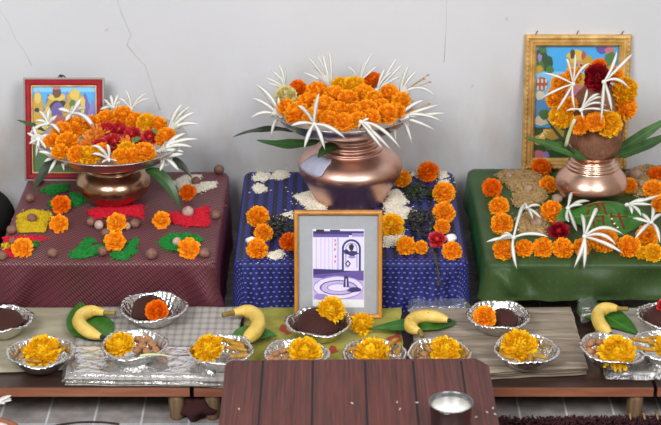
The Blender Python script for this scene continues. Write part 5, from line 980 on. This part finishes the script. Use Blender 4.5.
ban([(422, 336, .004), (420, 332, .004), (413, 329, .002), (410.5, 323, 0), (416, 318, 0), (427, 316, 0), (440, 318, 0), (451, 321, 0)], zg + .005, .0135, 'banana lying flat right of the framed photo')
ban([(628, 309, .008), (619, 308.5, .006), (608, 308, .004), (599, 312, 0), (598, 319, 0), (601, 326, 0), (606, 331, 0), (612, 335, 0)], zw + .005, .0135, 'rightmost banana, bent on a green leaf')
# ================================================================== bare stool, cup, grains
sx0, sx1, syb = X(226, 360, ZT), X(487.5, 357, ZT), P(330, 360, ZT).y; syf = syb - .5
st = thing('wooden_stool', 'bare low wooden stool with striped reddish top in the foreground', 'stool', ((sx0 + sx1) / 2, (syb + syf) / 2, ZF)); cx, cy = (sx0 + sx1) / 2, (syb + syf) / 2; hx, hy = (sx1 - sx0) / 2, .25
pts = [(-hx, -hy), (hx, -hy), (hx, hy - .02), (hx - .022, hy + .008), (-hx + .012, hy), (-hx, hy - .012)]
mb = MB(); mb.prism(pts, ZT - .014 - ZF, ZT - ZF); bevel(mb.build('top', [M['laminate']], st, smooth=False), .0015)
mb = MB(); mb.prism([(x * .998, y_ * .998) for x, y_ in pts], ZT - .024 - ZF, ZT - .0141 - ZF); mb.build('underside', [M['stooledge']], st, smooth=False)
for px in (263, 313, 365, 413, 461):
    mb = MB(); x = X(px, 362, ZT) - cx; w_ = .0021; mb.box(x - w_, x + w_, -hy, hy - .003, ZT - ZF - .0005, ZT - ZF + .0003); mb.build('groove', [M['groove']], st, smooth=False)
for lx in (-hx + .03, hx - .03):
    for ly in (-hy + .03, hy - .03): mb = MB(); mb.box(lx - .016, lx + .016, ly - .016, ly + .016, 0, ZT - .024 - ZF); bevel(mb.build('leg', [M['stooledge']], st, smooth=False), .003)
c = P(451, 402, ZT + .05); rc = 21.8 * mpp(c); cup = thing('steel_cup', 'small steel cup of milk on the striped stool', 'cup', (c.x, c.y, ZT)); hc = .05
mb = MB(); mb.lathe([(0, 0), (rc * .86, 0), (rc * .9, .002), (rc * .94, .02), (rc * .97, hc - .004), (rc * 1.02, hc - .0015), (rc * 1.03, hc), (rc * 1.01, hc + .001), (rc * .965, hc - .001), (rc * .93, .02), (rc * .88, .003), (0, .003)], 64); mb.build('cup_body', [M['cup']], cup)
mb = MB(); mb.lathe([(0, hc - .009), (rc * .962, hc - .009), (rc * .962, hc - .0095), (0, hc - .02)], 48); mb.build('milk', [M['milk']], cup)
mb = MB(); mb.tube(bez(Vector((-rc * .55, -rc * .8, hc - .002)), Vector((-rc * .35, -rc * 1.25, hc + .004)), Vector((-rc * .1, -rc * 1.0, hc - .002)), 8), .0035, 8, 0, .4); mb.build('spout_lip', [M['cup']], cup)
for (x, y_) in [(239, 409), (352, 403), (397, 402), (400, 409), (417, 402.5), (476, 417), (487, 412), (493, 408), (495, 414)]:
    mb = MB(); p = P(x, y_, ZT + .001); mb.ellipsoid((0, 0, 0), .0032, .0011, .001, 8, 6); tag(mb.build('rice_grain', [M['rice']], None, p, (0, 0, rnd.uniform(0, 3))), 'single white rice grain dropped on the striped stool top', 'rice grain', 'rice grains on the stool')
# ================================================================== floor bits
rg = thing('rug', 'dark maroon shaggy rug on the floor in front of the plank seats', 'rug', (.05, -1.0, ZF)); a_, b_ = P(497, 421.5, ZF), P(690, 420, ZF); mb = MB(); N = 60; vs = []
for j in (0, 1):
    for i in range(N + 1):
        t = i / N; e = a_ * (1 - t) + b_ * t; e.x += (.25 if i == N else 0); y_ = e.y + .006 * noise.noise(Vector((t * 40, 0, 3)))
        for k in range(7): q = k / 6; vs.append((e.x - .05, y_ * (1 - q) + -1.35 * q + 1.0, (.009 if j else 0.0) * (1 - .6 * (q in (0, 1)))))
n1 = (N + 1) * 7; fs = []
for s0 in (0, n1):
    for i in range(N):
        for k in range(6): a0 = s0 + i * 7 + k; f = (a0, a0 + 1, a0 + 8, a0 + 7); fs.append(f if not s0 else f[::-1])
bl = [i * 7 for i in range(N + 1)] + [N * 7 + k for k in range(1, 7)] + [i * 7 + 6 for i in range(N - 1, -1, -1)] + [k for k in range(5, 0, -1)]
for k in range(len(bl)): c0, d0 = bl[k], bl[(k + 1) % len(bl)]; fs.append((c0, d0, d0 + n1, c0 + n1))
mb.add(vs, fs); mb.build('rug_body', [M['rugbase']], rg)
mb = MB(); r = random.Random(4)
for k in range(1100):
    t = r.random(); e = a_ * (1 - t) + b_ * t; q = abs(r.gauss(0, .03)); p = Vector((e.x - .05, e.y + 1.0 - q + .004, .006)); d = Vector((r.uniform(-1, 1), r.uniform(-.6, .9), r.uniform(.3, 1.2))).normalized() * r.uniform(.005, .010); mb.tube([p, p + d * .6, p + d + Vector((0, 0, -.003))], [.0016, .0013, .0004], 4)
tag(mb.build('pile', [M['rug']], rg), None, None, None, 'stuff')
for px in (628, 642, 655):
    e = P(px, 417, ZF); mb = MB(); mb.tube([Vector((0, .0, .012)), Vector((.001, -.014, .0125)), Vector((0, -.03, .0115))], [.0022, .0028, .0012], 6); mb.build('tassel', [M['tassel']], rg, (e.x - .05, e.y + 1.0, 0))
mb = MB(); c = P(196, 418, ZF); mb.ellipsoid((0, 0, .022), .036, .022, .024, 36, 22, 0, None, .5, 45, 4); tag(mb.build('crumpled_cloth', [M['rug']], None, c), 'crumpled maroon cloth lump on the floor left of the stool', 'cloth')
mb = MB(); pts = bez(P(48, 427, ZF + .003), P(84, 418.5, ZF + .003), P(119, 424, ZF + .003), 16); O = pts[0].copy(); mb.tube([p - O for p in pts], .0018, 7); tag(mb.build('string', [M['cord']], None, O), 'thin dark string curving on the floor tiles at lower left', 'string')
# round brown basket lined with white cloth at the lower left corner
c = P(-22, 440, ZF + .05); bt = thing('round_basket', 'round brown basket with white cloth at the lower left corner', 'basket', (c.x, c.y, ZF)); rb = 47 * mpp(c)
mb = MB(); mb.lathe([(0, 0), (rb * .86, 0), (rb * .92, .012), (rb * .98, .036), (rb, .046), (rb * .985, .052), (rb * .93, .054), (rb * .85, .0515), (rb * .82, .046), (rb * .8, .02), (0, .016)], 72); mb.build('basket_body', [M['clay']], bt)
mb = MB(); mb.lathe([(0, .05), (rb * .4, .052), (rb * .7, .0535), (rb * .8, .052), (rb * .83, .0485), (rb * .7, .046), (0, .044)], 72, 0, lambda r_, z_, a, k: (r_ * (1 + .02 * math.sin(7 * a)), z_ + .0014 * math.sin(9 * a + r_ * 90))); mb.build('white_cloth', [M['whitecloth']], bt)
mb = MB(); r = random.Random(2); e = P(4, 402, ZF + .06) - bt.location
for k in range(9): d = Vector((r.uniform(-.2, 1), r.uniform(-.5, .6), r.uniform(-.1, .5))).normalized() * r.uniform(.012, .022); mb.tube(bez(e + Vector((-.03, 0, -.006)), e + d * .4 + Vector((0, 0, .004)), e + d, 8), [.006, .0065, .0065, .006, .006, .005, .004, .003, .001], 8, 0, .5)
mb.build('ruffle', [M['whitecloth']], bt)
# ================================================================== light
w = bpy.data.worlds.new('world'); S.world = w; w.use_nodes = True; nt = w.node_tree; bg = nt.nodes['Background']
tc = nt.nodes.new('ShaderNodeTexCoord'); sp = nt.nodes.new('ShaderNodeSeparateXYZ'); nt.links.new(tc.outputs['Generated'], sp.inputs[0]); mr = nt.nodes.new('ShaderNodeMapRange'); mr.inputs[1].default_value = -1; mr.inputs[2].default_value = 1; nt.links.new(sp.outputs[2], mr.inputs[0])
rp = nt.nodes.new('ShaderNodeValToRGB'); rp.color_ramp.elements[0].color = (.46, .27, .13, 1); rp.color_ramp.elements[1].color = (.72, .74, .78, 1); e = rp.color_ramp.elements.new(.5); e.color = (.46, .36, .26, 1); nt.links.new(mr.outputs[0], rp.inputs[0]); nt.links.new(rp.outputs[0], bg.inputs[0]); bg.inputs[1].default_value = .52
def area(name, loc, aim, sx, sy, power, col):
    l = bpy.data.lights.new(name, 'AREA'); l.shape = 'RECTANGLE'; l.size = sx; l.size_y = sy; l.energy = power; l.color = col; o = bpy.data.objects.new(name, l); COL.objects.link(o); o.location = loc; o.rotation_euler = (Vector(aim) - Vector(loc)).to_track_quat('-Z', 'Y').to_euler(); return o
area('window_light', (-1.35, -3.1, 2.7), (-.1, 0, .3), 1.5, 1.3, 92, (.97, .985, 1))
area('doorway_light', (1.45, -3.2, 2.6), (.2, 0, .3), 1.2, 1.5, 72, (.98, .99, 1))
S.view_settings.view_transform = 'Standard'; S.view_settings.look = 'None'; S.view_settings.gamma = 1; S.view_settings.exposure = 0.29; S.view_settings.use_curve_mapping = False
